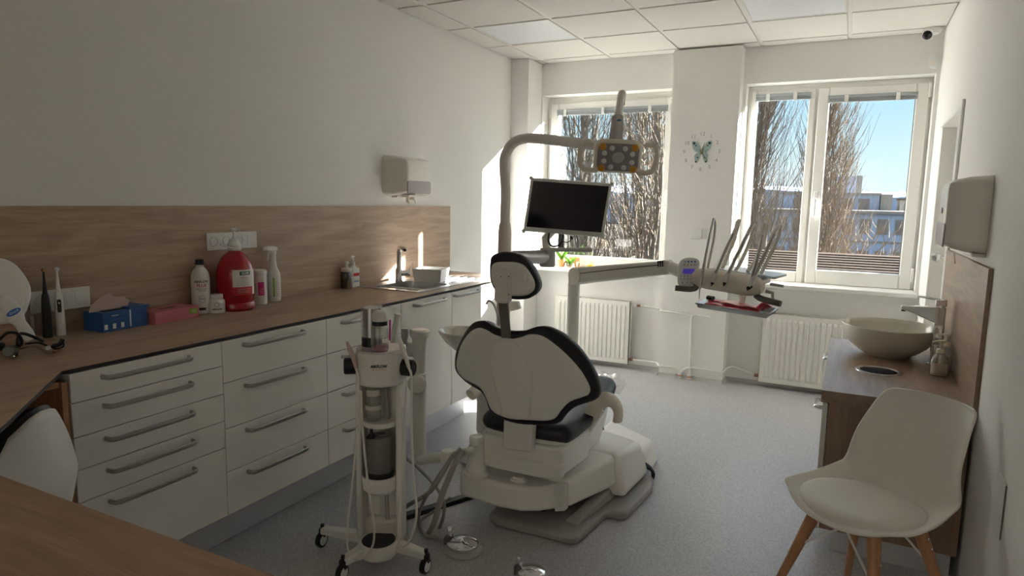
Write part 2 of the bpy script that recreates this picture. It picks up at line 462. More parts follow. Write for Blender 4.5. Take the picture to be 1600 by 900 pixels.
# dark cove where the vinyl meets the walls
cv = MB()
def cove(a, b, nx, ny):
    prof = [(0, 0), (.028, 0), (.018, .004), (.008, .014), (.003, .03), (0, .03)]
    cv.prism(prof, lambda d, z, h: (a[0]+(b[0]-a[0])*h+nx*d, a[1]+(b[1]-a[1])*h+ny*d, z+.0005), 0, 1)
cove((.165, YB), (1.385, YB), 0, -1); cove((1.385, 5.486), (1.905, 5.486), 0, -1); cove((1.905, YB), (XR, YB), 0, -1)
cove((1.385, 5.486), (1.385, YB), -1, 0); cove((1.905, 5.486), (1.905, YB), 1, 0); cove((.165, 5.36), (.165, YB), 1, 0); cove((0, 4.4), (0, 5.36), 1, 0)
S('baseboard_back', cv, M['unitg'])

# ------------------------------------------------------------------ windows
def bar_frame(mb, x0, x1, z0, z1, y0, y1, wd, wb_=None):
    wb_ = wb_ or wd
    mb.box(x0, x0+wd, y0, y1, z0, z1).box(x1-wd, x1, y0, y1, z0, z1).box(x0+wd, x1-wd, y0, y1, z1-wd, z1).box(x0+wd, x1-wd, y0, y1, z0, z0+wb_)
YW = 5.775
def pane(x0, x1, z0, z1, parent):
    MB().box(x0, x1, YW+.035, YW+.045, z0, z1).build('glass_pane', M['glass'], parent)
    b = MB(); bar_frame(b, x0-.001, x1+.001, z0-.001, z1+.001, YW+.0265, YW+.0485, .007); b.build('gasket', M['edge'], parent)
def blind(x0, x1, z, parent, clips):
    b = MB(); n_ = 4
    for k in range(n_): b.box(x0, x1, YW-.016, YW+.008, z-.008*k-.006, z-.008*k)
    b.box(x0, x1, YW-.018, YW+.008, z, z+.022)
    b.build('rolled_blind', M['blind'], parent, bevel=.002, seg=1)
    for c in clips: MB().box(c-.014, c+.014, YW-.024, YW-.016, z-.036, z+.026).build('clip', M['white'], parent, bevel=.003)
def empty_struct(name, loc):
    o = bpy.data.objects.new(name, None); COL.objects.link(o); o.location = loc; return struct(o)
w1 = empty_struct('window_1', (.8, YW, .835))
b = MB(); bar_frame(b, W1[0]-.005, W1[1]+.03, .835, 2.385, YW+.015, YW+.085, .055); b.build('frame', M['pvc'], w1, bevel=.004)
b = MB(); bar_frame(b, .205, 1.345, .854, 2.33, YW-.012, YW+.06, .078, .096); b.build('sash', M['pvc'], w1, bevel=.008)
pane(.276, 1.274, .944, 2.258, w1)
blind(.268, 1.285, 2.25, w1, (.35, .71, 1.13))
for z in (1.0, 2.2): MB().lathe([(.009, 0), (.009, .09)], (.196, YW-.012, z), n=10).build('hinge', M['pvc'], w1)
MB().box(1.30, 1.334, YW-.024, YW-.012, 1.43, 1.56).build('handle', M['pvc'], w1, bevel=.005)
w2 = empty_struct('window_2', (2.55, YW, .835))
b = MB(); bar_frame(b, W2[0]-.005, W2[1]+.005, .835, 2.385, YW+.015, YW+.085, .055); b.box(2.42, 2.49, YW+.015, YW+.085, .89, 2.33); b.build('frame', M['pvc'], w2, bevel=.004)
b = MB(); bar_frame(b, 1.955, 2.425, .837, 2.345, YW-.006, YW+.06, .045, .086); b.build('sash', M['pvc'], w2, bevel=.006)
pane(1.995, 2.385, .918, 2.305, w2); blind(1.988, 2.392, 2.297, w2, (2.08, 2.28))
b = MB(); bar_frame(b, 2.445, 3.172, .837, 2.345, YW-.014, YW+.06, .078, .110); b.build('sash', M['pvc'], w2, bevel=.008)
pane(2.52, 3.097, .942, 2.27, w2); blind(2.512, 3.105, 2.262, w2, (2.64, 2.98))
hb_ = MB().box(2.467, 2.495, YW-.022, YW-.014, 1.42, 1.56); h_ = hb_.build('handle_plate', M['white'], w2, bevel=.004)
MB().tube(spl([(2.481, YW-.02, 1.50), (2.481, YW-.05, 1.50), (2.481, YW-.058, 1.48), (2.481, YW-.058, 1.37)]), .010, 10).build('handle', M['white'], h_)
for z in (.90, 2.24): MB().lathe([(.011, 0), (.011, .10)], (3.178, YW-.018, z), n=10).build('hinge', M['pvc'], w2)
# sills
S('trim_2', MB().box(.166, 1.384, 5.535, YW+.02, .815, .852), M['pvc'], bevel=.008)
S('trim_3', MB().box(1.906, 3.205, 5.535, YW+.02, .80, .8365), M['pvc'], bevel=.008)

# ------------------------------------------------------------------ door in the right wall
d1 = empty_struct('door_1', (XR+.1, 4.7, 0))
b = MB(); b.box(XR-.014, XR-.0005, DY0-.075, DY0+.012, 0, DZ+.03).box(XR-.012, XR+.14, DY0+.0005, DY0+.012, 0, DZ).box(XR-.004, XR+.14, DY1-.022, DY1-.0005, 0, DZ-.001).box(XR-.012, XR+.14, DY0+.0005, DY1-.0005, DZ-.022, DZ-.001)
b.build('door_frame', M['pvc'], d1, bevel=.004)
MB().box(XR+.10, XR+.138, DY0+.013, DY1-.023, .004, DZ-.023).build('door_leaf', M['pvc'], d1, bevel=.003)
MB().lathe([(.0, -.03), (.018, -.026), (.027, -.012), (.028, 0), (.022, .016), (.011, .022), (.011, .073)], (3.2450, 4.9990, 1.1392), (1,0,0)).build('door_knob', M['steel'], d1)
b = MB().lathe([(.012, 0), (.012, .05)], (3.2700, 5.2251, 1.0183), (1,0,0), n=12); b.tube([(3.2650, 5.1760, 1.0224), (3.2600, 5.1755, 0.9965), (3.2600, 5.1482, 0.8843)], .004, 6); b.build('key', M['copper'], d1)

# ------------------------------------------------------------------ left run of cabinets
FX = .605
units = [(1.186, 1.755, [.789, .677, .568, .459], True), (1.755, 2.333, [.718, .532, .354], True), (2.333, 2.913, [.719, .532, .354], True), (2.913, 3.432, [], False), (3.432, 3.797, [], False)]
clab = ['white base cabinet with five shallow drawers at the worktop corner', 'white base cabinet of four drawers below the red canister', 'white four-drawer base cabinet behind the trolley',
        'white cupboard with single door below the sink bowl', 'narrow white cupboard with single door at the window end of the run']
def bow_handle(y0, y1, z, parent):
    b = MB(); x = FX
    pts = [(x, y0, z), (x+.026, y0+.004, z), (x+.034, y0+.02, z), (x+.036, y0+.05, z), (x+.037, (y0+y1)/2, z), (x+.036, y1-.05, z), (x+.034, y1-.02, z), (x+.026, y1-.004, z), (x, y1, z)]
    b.tube(spl(pts, 3), .0085, 8, flat=.55, up=(0,0,1)); return b.build('handle', M['handle'], parent)
for (y0, y1, seams, dr), lb in zip(units, clab):
    t = T('base_cabinet', lb, 'cabinet', (.3, (y0+y1)/2, .175), 'white base cabinets under the long worktop')
    b = MB().box(.012, FX-.022, y0+.001, y0+.018, .175, .886).box(.012, FX-.022, y1-.018, y1-.001, .175, .886).box(.012, FX-.022, y0+.018, y1-.018, .175, .193).box(.012, .02, y0+.018, y1-.018, .193, .886)
    if dr: b.box(.02, FX-.022, y0+.018, y1-.018, .868, .886)
    b.build('body', M['carcass'], t)
    zs = [.886] + seams + [.175]
    for k in range(len(zs)-1):
        z1, z0 = zs[k]-.0015, zs[k+1]+.0015
        p = MB().box(FX-.020, FX, y0+.002, y1-.002, z0, z1).build('drawer' if dr else 'door', M['front'], t, bevel=.0015)
        if dr: bow_handle(y0+.10, y0+.42, zs[k]-.031, p)
        elif y1-y0 > .4: bow_handle(y0+.11, y1-.10, .858, p)
        else: bow_handle(y0+.01, y1-.06, .862, p)
S('baseboard_left', MB().box(.4697, .4847, 1.13, 3.79, .001, .172), M['plinth'], bevel=.002)

# worktop: thin board, corner cut across towards the near wing
b = MB(); poly = [(.001, -.05), (.001, 4.349), (.603, 4.349), (.603, 1.168), (1.17, .658), (2.28, .658), (2.28, -.05)]

SB = (.145, .475, 3.245, 3.625)        # cut-out for the sink bowl
def cut_run(b, x0, x1, ya, yb, z0, z1):
    for q in ((x0, x1, ya, SB[2]), (x0, SB[0], SB[2], SB[3]), (SB[1], x1, SB[2], SB[3]), (x0, x1, SB[3], yb)): b.box(*q, z0, z1)
b.prism([(.001, -.05), (.001, 2.0), (.603, 2.0), (.603, 1.168), (1.17, .658), (2.28, .658), (2.28, -.05)], lambda x, y, h: (x, y, h), .8885, .8995); cut_run(b, .001, .603, 2.0, 4.349, .8885, .8995)
tw = T('worktop', 'long dark oak-look worktop with thin black edge running along the wall and round the corner', 'worktop', (.3, 2.2, .8885))
b.build('board', M['edge'], tw, bevel=.0015)
b = MB().prism([(.002, .66), (.002, 2.0), (.601, 2.0), (.601, 1.167), (1.166, .66)], lambda x, y, h: (x, y, h), .8995, .9); cut_run(b, .002, .601, 2.0, 4.347, .8995, .9)
b.build('wall_run_surface', M['oak_y'], tw)
MB().prism([(.002, -.048), (.002, .66), (2.278, .66), (2.278, -.048)], lambda x, y, h: (x, y, h), .8995, .9).build('wing_surface', M['oak_x'], tw)
tag(MB().box(2.25, 2.268, -.04, .64, .001, .8885).build('support_panel', M['oak_z']), 'oak end panel carrying the near wing of the worktop', 'panel')
tag(MB().box(.0008, .014, -.5, 4.349, .9005, 1.393).build('backsplash', M['oak_y'], bevel=.001), 'long oak-look backsplash board on the wall above the cabinets', 'backsplash')

# open shelf unit in the corner below the cut
t = T('open_shelf_unit', 'honey wood open shelf unit in the dark corner beside the five-drawer cabinet', 'shelf', (.3, .9, .12))
MB().box(.02, .60, 1.165, 1.183, .14, .862).build('side_panel', M['beech'], t)
MB().box(.02, .60, .60, .618, .14, .862).build('side_panel', M['beech'], t)
for z in (.14, .40, .62, .845): MB().box(.03, .585, .618, 1.165, z, z+.018).build('shelf', M['beech'], t)
MB().box(.02, .03, .60, 1.183, .14, .862).build('back_panel', M['beech'], t)
MB().box(.05, .55, .62, 1.16, .001, .14).build('plinth', M['plinth'], t)

# wall sockets
def socket_bar(y0, y1, z0, z1, kinds, lb, nm):
    t = T(nm, lb, 'socket', (.014, (y0+y1)/2, (z0+z1)/2), 'white socket strips on the backsplash')
    n_ = len(kinds); w_ = (y1-y0)/n_
    MB().box(.0142, .0215, y0, y1, z0, z1).build('frame', M['white'], t, bevel=.002)
    for k, kd in enumerate(kinds):
        yc = y0+w_*(k+.5); zc = (z0+z1)/2
        if kd == 's':
            b = MB().lathe([(.0, -.012), (.019, -.012), (.0205, .004), (.0235, .004), (.0245, .0015)], (.0215, yc, zc), (1,0,0), 28, caps=False)
            p = b.build('socket', M['white'], t)
            for dy in (-.0095, .0095): MB().lathe([(.0028, 0), (.0028, .0012)], (.0098, yc+dy, zc), (1,0,0), 8).build('contact_hole', M['edge'], p)
            MB().lathe([(.0026, 0), (.0026, .009)], (.0098, yc, zc+.0115), (1,0,0), 8).build('earth_pin', M['steel'], p)
        else: MB().box(.0215, .0232, yc-w_*.31, yc+w_*.31, zc-.024, zc+.024).build('blank_cover', M['white'], t, bevel=.001)
socket_bar(1.392, 1.614, .99, 1.073, 'sbb', 'white triple socket strip behind the two electric toothbrushes', 'socket_strip')
socket_bar(2.174, 2.473, 1.182, 1.266, 'sssb', 'white socket strip of three sockets above the red canister', 'socket_strip')

# ------------------------------------------------------------------ things on the worktop
ZT = .9002
def bottle(name, lb, cat, x, y, prof, m, n=32, group=None):
    t = T(name, lb, cat, (x, y, ZT), group)
    MB().lathe(prof, (x, y, ZT), n=n).build('body', m, t); return t
CU = Vector((2.7376, 0, 0))
def face(x, y, turn=0):
    """right vector and outward vector of a bottle turned to the middle of the room"""
    a = math.atan2(-y, 2.74-x) + turn
    nrm = Vector((math.cos(a), math.sin(a), 0)); return Vector((-nrm.y, nrm.x, 0)), nrm
def wrap(txt, size, x, y, r, z, m, parent, turn=0, bold=0):
    rt, nr = face(x, y, turn)
    return lettering(txt, size, Vector((x, y, z)) + nr*(r+.0006), rt, (0,0,1), m, parent, bold=bold, cyl=r+.0006)
def label(x, y, r, a0, a1, z0, z1, m, parent, turn=0, name='label'):
    rt, nr = face(x, y, turn)
    b = MB().surf(lambda u, v: Vector((x, y, z0+(z1-z0)*v)) + (rt*math.sin(a0+(a1-a0)*u) + nr*math.cos(a0+(a1-a0)*u))*(r+.0004), 16, 1)
    return b.build(name, m, parent)
# tilted hand mirror leaning on the backsplash
t = T('hand_mirror', 'large white hand mirror with a blue oval badge leaning against the backsplash', 'mirror', (.1, 1.25, ZT))
ax = Vector((-.045, -.13, .30)).normalized(); nrm = Vector((.97, -.05, .20)); nrm = (nrm - ax*nrm.dot(ax)).normalized(); side = ax.cross(nrm)
o_ = Vector((.115, 1.335, ZT+.012))
def mfn(a, b_, h): return o_ + side*a + ax*b_ + nrm*h
def paddle(k): return [(-.075*k, .115), (-.098*k, .16), (-.105*k, .22), (-.095*k, .27), (-.06*k, .305), (0, .315), (.06*k, .305), (.095*k, .27), (.105*k, .22), (.098*k, .16), (.06*k, .11), (.02, .085), (-.02, .085)]
MB().pad([tuple(p) for p in spl([(a, b_, 0) for a, b_ in paddle(1)], 3, True)], mfn, .009, .006, .012, .012).build('frame', M['white'], t)
MB().pad([(a[0]*.86, .2+(a[1]-.2)*.82) for a in spl([(a, b_, 0) for a, b_ in paddle(1)], 3, True)], lambda a, b_, h: mfn(a, b_, h+.006), .0045, .001, .006, .012).build('face', M['unit'], t)
MB().pad([(-.018, .0), (.018, .0), (.022, .03), (.020, .07), (.03, .10), (.03, .15), (.012, .19), (-.012, .19), (-.03, .15), (-.03, .10), (-.020, .07), (-.022, .03)], lambda a, b_, h: mfn(a, b_, h+.009), .008, .007, .010, .01).build('handle', M['white'], t)
bd = MB().pad([(.026*math.cos(k*PI/10), .118+.011*math.sin(k*PI/10)) for k in range(20)], lambda a, b_, h: mfn(a, b_, h+.0165), .001, .001, .003, .006).build('badge', M['blueled'], t)
lettering('Oral-B', .012, mfn(0, .118, .0182), side, ax, M['white'], bd)
# loupes lying on the worktop
t = T('magnifying_glasses', 'black magnifying glasses with grey lens housing lying at the worktop corner', 'glasses', (.3, 1.27, ZT))
MB().tube(spl([(0.2822, 1.1600, 0.9659), (0.3313, 1.1600, 0.9925), (0.3501, 1.1800, 0.9868), (0.3285, 1.2000, 0.9531), (0.2710, 1.2200, 0.9296)], 5), .005, 8).build('temple_arm', M['black'], t)
MB().tube(spl([(0.3003, 1.2000, 0.9390), (0.2766, 1.2200, 0.9698), (0.2756, 1.2400, 0.9684), (0.2769, 1.2700, 0.9500), (0.2567, 1.3000, 0.9310)], 5), .0055, 8).build('temple_arm', M['black'], t)
MB().tube(spl([(0.1995, 1.2000, 0.9095), (0.2698, 1.2200, 0.9207), (0.3081, 1.2500, 0.9283), (0.3356, 1.2800, 0.9036), (0.3716, 1.3000, 0.9151)], 5), .0035, 8).build('frame_wire', M['copper'], t)
MB().tube(spl([(0.1915, 1.2800, 0.9181), (0.2785, 1.2800, 0.9304), (0.3266, 1.3000, 0.9120), (0.3623, 1.3100, 0.9233), (0.3577, 1.3100, 0.9474)], 5), .0035, 8).build('frame_wire', M['black'], t)
b = MB(); b.lathe([(.0, 0), (.014, 0), (.018, .012), (.019, .05), (.015, .062), (0, .062)], (0.2791, 1.2000, 0.9235), (.75, -.65, .1), 20); b.build('lens_housing', mat('housing_grey_green', (.13,.15,.12), .4), t)
b = MB(); b.lathe([(.0, 0), (.012, 0), (.015, .012), (.016, .045), (.012, .055), (0, .055)], (0.2445, 1.1800, 0.9363), (.75, -.65, .1), 20); b.build('lens_housing', M['black'], t)
b = MB(); b.lathe([(0, 0), (.010, .001), (.012, .02), (.008, .03), (0, .031)], (0.3403, 1.2800, 0.9108), (.6, -.6, .5), 14); b.build('clamp', M['chrome'], t)
MB().tube(spl([(0.3251, 1.2800, 0.9090), (0.3425, 1.2900, 0.9247), (0.3588, 1.3000, 0.9315), (0.3614, 1.3100, 0.9478)], 4), .0075, 8).build('bridge', M['black'], t)
MB().lathe([(0,0),(.009,.002),(.009,.016),(0,.018)], (0.2711, 1.2100, 0.8986), (.6,-.6,.4), 12).build('screw', M['chrome'], t)
# glass
tag(MB().lathe([(0, 0), (.018, 0), (.021, .04), (.020, .09), (.018, .09), (.018, .04), (.016, .006), (0, .006)], (.04, 1.375, ZT)).build('drinking_glass', M['clearg']), 'small clear glass half hidden behind the mirror handle', 'glass')
# electric toothbrushes
for (x, y, m1, lb) in ((.06, 1.425, 'black', 'black electric toothbrush standing beside the white one'), (.055, 1.475, 'white', 'white electric toothbrush standing beside the blue box')):
    t = T('electric_toothbrush', lb, 'toothbrush', (x, y, ZT), 'electric toothbrushes standing on the worktop')
    MB().lathe([(0, 0), (.0155, 0), (.0165, .01), (.0155, .11), (.0135, .145), (.011, .165), (.008, .17), (0, .17)], (x, y, ZT), n=24).build('handle', M[m1], t)
    MB().lathe([(0, .17), (.0085, .17), (.0055, .205), (.0038, .235), (.0034, .25), (0, .25)], (x, y, ZT), n=16).build('brush_neck', M[m1], t)
    hd = MB().lathe([(.0, -.006), (.0062, -.005), (.0062, .004), (0, .005)], (x, y, ZT+.256), (1, -.2, 0), 16).build('brush_head', M[m1], t)
    MB().lathe([(.0052, .004), (.0056, .013)], (x, y, ZT+.256), (1, -.2, 0), 12).build('bristles', M['terra' if m1 == 'black' else 'bluetop'], hd)
    rt, nr = face(x, y)
    if m1 == 'white':
        o2 = Vector((x, y, ZT+.115)) + nr*.0135
        p = MB().pad([(a, b_*1.0) for a, b_ in rrect(.014, .052, .0069)], lambda a, b_, h: o2 + rt*a + Vector((0,0,b_)) + nr*(h*.9), .003, .002, .004, .004).build('control_panel', M['black'], t)
        MB().lathe([(0, .004), (.004, .0035), (.0042, 0)][::-1], o2+nr*.0015+Vector((0,0,.012)), nr, 14).build('button', M['steel'], p)
# blue glove box with open flap
def obb(name, lb, cat, c, ay, sx, sy, sz, m, group=None, z0=None):
    """box with its long side along unit vector ay"""
    z0 = ZT if z0 is None else z0
    ay = Vector(ay).normalized(); ax_ = Vector((ay.y, -ay.x, 0)); t = T(name, lb, cat, (c[0], c[1], z0), group)
    b = MB().obox((c[0], c[1], z0+sz/2), sx/2, sy/2, sz/2, ax_, ay); b.build('body', m, t, bevel=.0015); return t, ax_, ay
t, ax_, ay = obb('glove_box', 'dark blue cardboard box with torn open flap beside the toothbrushes', 'box', (.085, 1.675, 0), (-.05, 1, 0), .115, .195, .078, M['blue'])
c = Vector((.085, 1.675, ZT)); f0 = c + ax_*.0580
MB().pad([(-.10, 0), (.065, 0), (.072, .035), (.045, .06), (.0, .066), (-.015, .085), (-.04, .08), (-.06, .066), (-.092, .035)], lambda a, b_, h: c + ay*(a-.02) + ax_*(.01+.1*b_) + Vector((0, 0, .079+b_*.80)) + ax_*h, .0012, .0012, .004, .012).build('torn_flap', M['pinkpaper'], t)
MB().obox(c+Vector((0,0,.0795)), .035, .075, .002, ax_, ay).build('opening', M['black'], t)
for k in (-.085, -.05, -.015): MB().obox(f0+ay*k+Vector((0,0,.02)), .0006, .0065, .010, ax_, ay).build('printed_patch', M['white'], t)
MB().obox(f0+ay*.02+Vector((0,0,.042)), .0006, .003, .034, ax_, ay).build('printed_line', M['bluetop'], t)
MB().obox(f0-ay*.045+Vector((0,0,.062)), .0006, .014, .0012, ax_, ay).build('printed_line', M['bluetop'], t)
MB().obox(f0-ay*.03+Vector((0,0,.045)), .0006, .03, .0008, ax_, ay).build('printed_line', M['blueled'], t)
MB().obox(c+ay*.062+Vector((0,0,.082)), .058, .045, .004, ax_, ay).build('lid_strip', M['blue'], t)
t, ax_, ay = obb('tissue_box', 'flat pink box with dark oval slot and green patch', 'box', (.095, 1.898, 0), (-.12, 1, 0), .12, .235, .052, M['pink'])
c = Vector((.095, 1.898, ZT))
MB().pad([(.05*math.cos(k*PI/10), .012*math.sin(k*PI/10)) for k in range(20)], lambda a, b_, h: c + ay*a + ax_*b_ + Vector((0, 0, .0522+h)), .0006, .0006, .003, .006).build('slot', M['black'], t)
g_ = MB().obox(c+ax_*.0604+ay*.085+Vector((0,0,.03)), .0005, .022, .012, ax_, ay).build('green_patch', M['green'], t)
MB().obox(c+ax_*.0611+ay*.085+Vector((0,0,.03)), .0003, .012, .001, ax_, ay).build('printed_line', M['white'], g_)
# white powder bottle
x, y = .07, 2.09
t = bottle('powder_bottle', 'tall white bottle with black cap beside the pink box', 'bottle', x, y, [(0, 0), (.037, 0), (.0405, .004), (.0405, .165), (.037, .188), (.026, .207), (.0175, .215), (.0165, .226), (0, .226)], M['white'])
MB().lathe([(0, .226), (.0185, .226), (.0185, .245), (.016, .25), (0, .25)], (x, y, ZT), n=28).build('cap', M['black'], t)
wrap('AIRFLOW', .0145, x, y, .0405, ZT+.150, M['ink'], t, .12, .0004); wrap('PLUS', .020, x, y, .0405, ZT+.132, M['red'], t, .12, .0003)
wrap('PROPHYLAXIS', .0075, x, y, .0405, ZT+.117, M['ink'], t, .12); wrap('POWDER', .0075, x, y, .0405, ZT+.108, M['ink'], t, .12)
rt, nr = face(x, y, .12)
p_ = MB().tube([Vector((x, y, ZT+.07)) + nr*.0412 + rt*(.014*math.cos(a*PI/10)) + Vector((0,0,.016*math.sin(a*PI/10))) - nr*(.0026*abs(math.cos(a*PI/10))) for a in range(20)], .0007, 5, True).build('round_mark', M['ink'], t)
wrap('EMS', .012, x, y, .0405, ZT+.07, M['ink'], t, .12); label(x, y, .0405, -.25, .48, ZT+.018, ZT+.030, M['ink'], t, 0, 'printed_bar')
# small jar
x, y = .117, 2.138
t = bottle('powder_jar', 'small white screw jar in front of the red canister', 'jar', x, y, [(0, 0), (.033, 0), (.0355, .003), (.0355, .050), (.030, .062), (.024, .066), (.024, .07), (0, .07)], M['white'])
MB().lathe([(0, .068), (.0265, .068), (.0275, .071), (.0275, .084), (.0255, .087), (0, .087)], (x, y, ZT), n=32).build('lid', M['white'], t)
wrap('AIRFLOW', .010, x, y, .0355, ZT+.019, M['ink'], t, 0, .0005)
rt, nr = face(x, y); MB().tube([Vector((x, y, ZT+.041)) + nr*.0355 + rt*(.010*math.cos(a*PI/10)) + Vector((0,0,.010*math.sin(a*PI/10))) - nr*(.0013*abs(math.cos(a*PI/10))) for a in range(20)], .0008, 5, True).build('round_mark', M['ink'], t)
# red canister with pump
x, y = .112, 2.252
t = bottle('mouthwash_canister', 'large red canister with white pump below the socket strip', 'canister', x, y, [(0, 0), (.078, 0), (.086, .008), (.086, .035), (.083, .04), (.086, .045), (.086, .17), (.084, .19), (.076, .222), (.06, .252), (.038, .275), (.026, .283), (.026, .29), (0, .29)], M['redliq'], 40)
MB().lathe([(0, .284), (.028, .284), (.031, .290), (.031, .312), (.026, .318), (.020, .336), (.012, .338), (.010, .345), (0, .345)], (x, y, ZT), n=30).build('pump_collar', M['white'], t)
b = MB().lathe([(.006, .34), (.006, .375), (.017, .378), (.019, .386), (.014, .391), (0, .391)], (x, y, ZT), n=20); b.tube(spl([(x, y, ZT+.384), (x+.02, y+.008, ZT+.385), (x+.028, y+.011, ZT+.38)], 4), [.006]*9, 8); b.build('pump_head', M['white'], t)
MB().tube(spl([(x+.032, y, ZT+.292), (x+.02, y-.05, ZT+.302), (x+.012, y-.09, ZT+.318)], 5), .0035, 8).build('handle_strap', M['white'], t)
label(x, y, .086, -.15, 1.25, ZT+.077, ZT+.198, M['white'], t)
label(x, y, .0865, -.15, 1.0, ZT+.077, ZT+.116, M['red'], t, 0, 'label_band')
label(x, y, .0865, .22, .85, ZT+.172, ZT+.190, M['greend'], t, 0, 'label_badge')
wrap('GUM', .017, x, y, .0875, ZT+.181, M['white'], t, .53, .0006); wrap('PAROEX', .010, x, y, .0868, ZT+.160, M['red'], t, .45)
for z in (.15, .142, .134, .126): label(x, y, .0867, .05, .8, ZT+z, ZT+z+.0025, M['unitg'], t, 0, 'printed_line')
for z in (.105, .096, .088): label(x, y, .0870, .1, .8, ZT+z, ZT+z+.0022, M['pinkpaper'], t, 0, 'printed_line')
# wipes tub
x, y = .078, 2.422
t = bottle('wipes_tub', 'white wipes tub with magenta label beside the red canister', 'tub', x, y, [(0, 0), (.038, 0), (.041, .004), (.041, .145), (.0395, .15), (0, .15)], M['white'])
MB().lathe([(0, .148), (.041, .148), (.043, .151), (.043, .165), (.039, .174), (0, .175)], (x, y, ZT), n=32).build('lid', M['white'], t)
label(x, y, .041, -.05, .72, ZT+.048, ZT+.115, M['magenta'], t)
for k in range(7): label(x, y, .041, -.85, -.2, ZT+.05+k*.009, ZT+.0525+k*.009, M['unitg'], t, 0, 'printed_line')
for k in range(4): label(x, y, .0414, .08, .6, ZT+.056+k*.008, ZT+.058+k*.008, M['pinkpaper'], t, 0, 'printed_line')
# trigger spray
x, y = .062, 2.54
t = bottle('spray_bottle', 'white trigger spray bottle with green stripe', 'bottle', x, y, [(0, 0), (.031, 0), (.034, .004), (.034, .135), (.031, .15), (.019, .175), (.0145, .20), (.013, .235), (.013, .25), (0, .25)], M['white'])
b = MB(); b.lathe([(0, .245), (.016, .245), (.016, .262), (.013, .266), (0, .266)], (x, y, ZT)); b.build('collar', M['white'], t)
b = MB(); yn = -1
b.prism([(.022, .262), (.02, .28), (.0, .287), (-.035, .287), (-.052, .28), (-.054, .27), (-.04, .266), (-.012, .262)], lambda a, z, h: (x+h, y+a, ZT+z), -.012, .012); b.build('spray_head', M['white'], t, bevel=.003)
MB().tube(spl([(x, y-.022, ZT+.264), (x, y-.033, ZT+.245), (x, y-.035, ZT+.225), (x, y-.041, ZT+.212)], 4), .0045, 8, flat=1.6).build('trigger', M['white'], t)
MB().lathe([(.006, 0), (.009, .004), (.009, .013), (.005, .014)], (x, y-.052, ZT+.276), (0,-1,0), 14).build('nozzle', M['white'], t)
label(x, y, .034, -.15, .1, ZT+.025, ZT+.125, M['green'], t, 0, 'green_stripe')
for k in range(9): label(x, y, .034, .22, .85, ZT+.03+k*.010, ZT+.0325+k*.010, M['unitg'], t, 0, 'printed_line')
# pump bottles near the sink
x, y = .05, 3.12
t = bottle('foam_pump_bottle', 'clear brownish foam pump bottle beside the white pump bottle by the sink', 'bottle', x, y, [(0, 0), (.030, 0), (.033, .004), (.033, .085), (.030, .098), (.028, .104), (0, .104)], M['amberg'])
MB().lathe([(0, .004), (.030, .004), (.030, .06), (0, .06)], (x, y, ZT)).build('soap', mat('brown_soap', (.10,.07,.04), .3), t)
MB().lathe([(0, .103), (.032, .103), (.033, .106), (.033, .122), (.026, .126), (.012, .128), (.010, .15), (0, .15)], (x, y, ZT)).build('pump_collar', M['unit2'], t)
b = MB().lathe([(0, .148), (.016, .148), (.017, .158), (.012, .164), (0, .165)], (x, y, ZT)); b.tube([(x, y, ZT+.158), (x+.02, y-.02, ZT+.16), (x+.034, y-.03, ZT+.156)], [.007, .006, .005], 8); b.build('pump_head', M['unit2'], t)
x, y = .04, 3.195
t = T('disinfectant_pump_bottle', 'white pump bottle with red and blue label by the sink', 'bottle', (x, y, ZT))
MB().prism(rrect(.048, .072, .012), lambda a, b_, h: (x+a, y+b_, ZT+h), 0, .118).build('body', M['white'], t, bevel=.006, seg=3)
MB().lathe([(.024, .116), (.016, .128), (.012, .132), (.012, .152), (.010, .155), (.0045, .157), (.0045, .182), (.010, .184), (.011, .191), (0, .193)], (x, y, ZT), n=20).build('pump_collar', M['white'], t)
MB().tube([(x, y, ZT+.188), (x+.012, y-.02, ZT+.189), (x+.018, y-.034, ZT+.183)], [.006, .005, .004], 8).build('pump_spout', M['white'], t)
for a, z0, z1, mm, nm in ((.0, .070, .088, 'red', 'red_print'), (.0, .034, .040, 'blueled', 'blue_print'), (.0, .046, .05, 'unitg', 'grey_print')):
    MB().box(x+.0242, x+.0248, y-.026, y+.026, ZT+z0, ZT+z1).build(nm, M[mm], t); MB().box(x-.016, x+.016, y-.0368, y-.0362, ZT+z0, ZT+z1).build(nm, M[mm], t)

# inset sink with drainer
t = T('kitchen_sink', 'stainless steel inset sink with ribbed drainer at the window end of the worktop', 'sink', (.29, 3.63, ZT))
b = MB(); sx0, sx1, sy0, sy1 = .06, .515, 3.20, 4.05; bx0, bx1, by0, by1 = .15, .47, 3.25, 3.62; zt = ZT+.006
for q in ((sx0, sx1, sy0, by0), (sx0, bx0, by0, by1), (bx1, sx1, by0, by1), (sx0, sx1, by1, by1+.05)): b.box(*q, ZT, zt)
b.box(sx0, sx1, by1+.05, sy1, ZT, zt-.003)
b.build('rim', M['steel'], t, bevel=.003)
b = MB(); 
def bowl(u, v):
    # v: 0 rim -> 1 bottom centre ; rounded rectangle
    a = 2*PI*u; ex = 5; ca, sa = math.cos(a), math.sin(a)
    k = 1/((abs(ca)**ex + abs(sa)**ex)**(1/ex))
    s_ = 1-.06*min(v/.6, 1) if v < .6 else .94*(1-(v-.6)/.4)
    z = zt - .001 + (-.155*min(v/.6, 1) if v < .7 else -.157)
    return ((bx0+bx1)/2 + ca*k*(bx1-bx0)/2*s_*1.005, (by0+by1)/2 + sa*k*(by1-by0)/2*s_*1.005, z)
b.surf(bowl, 48, 10); b.build('bowl', M['steel'], t)
MB().lathe([(0, .002), (.02, .002), (.034, 0)][::-1], ((bx0+bx1)/2, (by0+by1)/2, zt-.157), n=24).build('drain', M['edge'], t)
dr = MB()
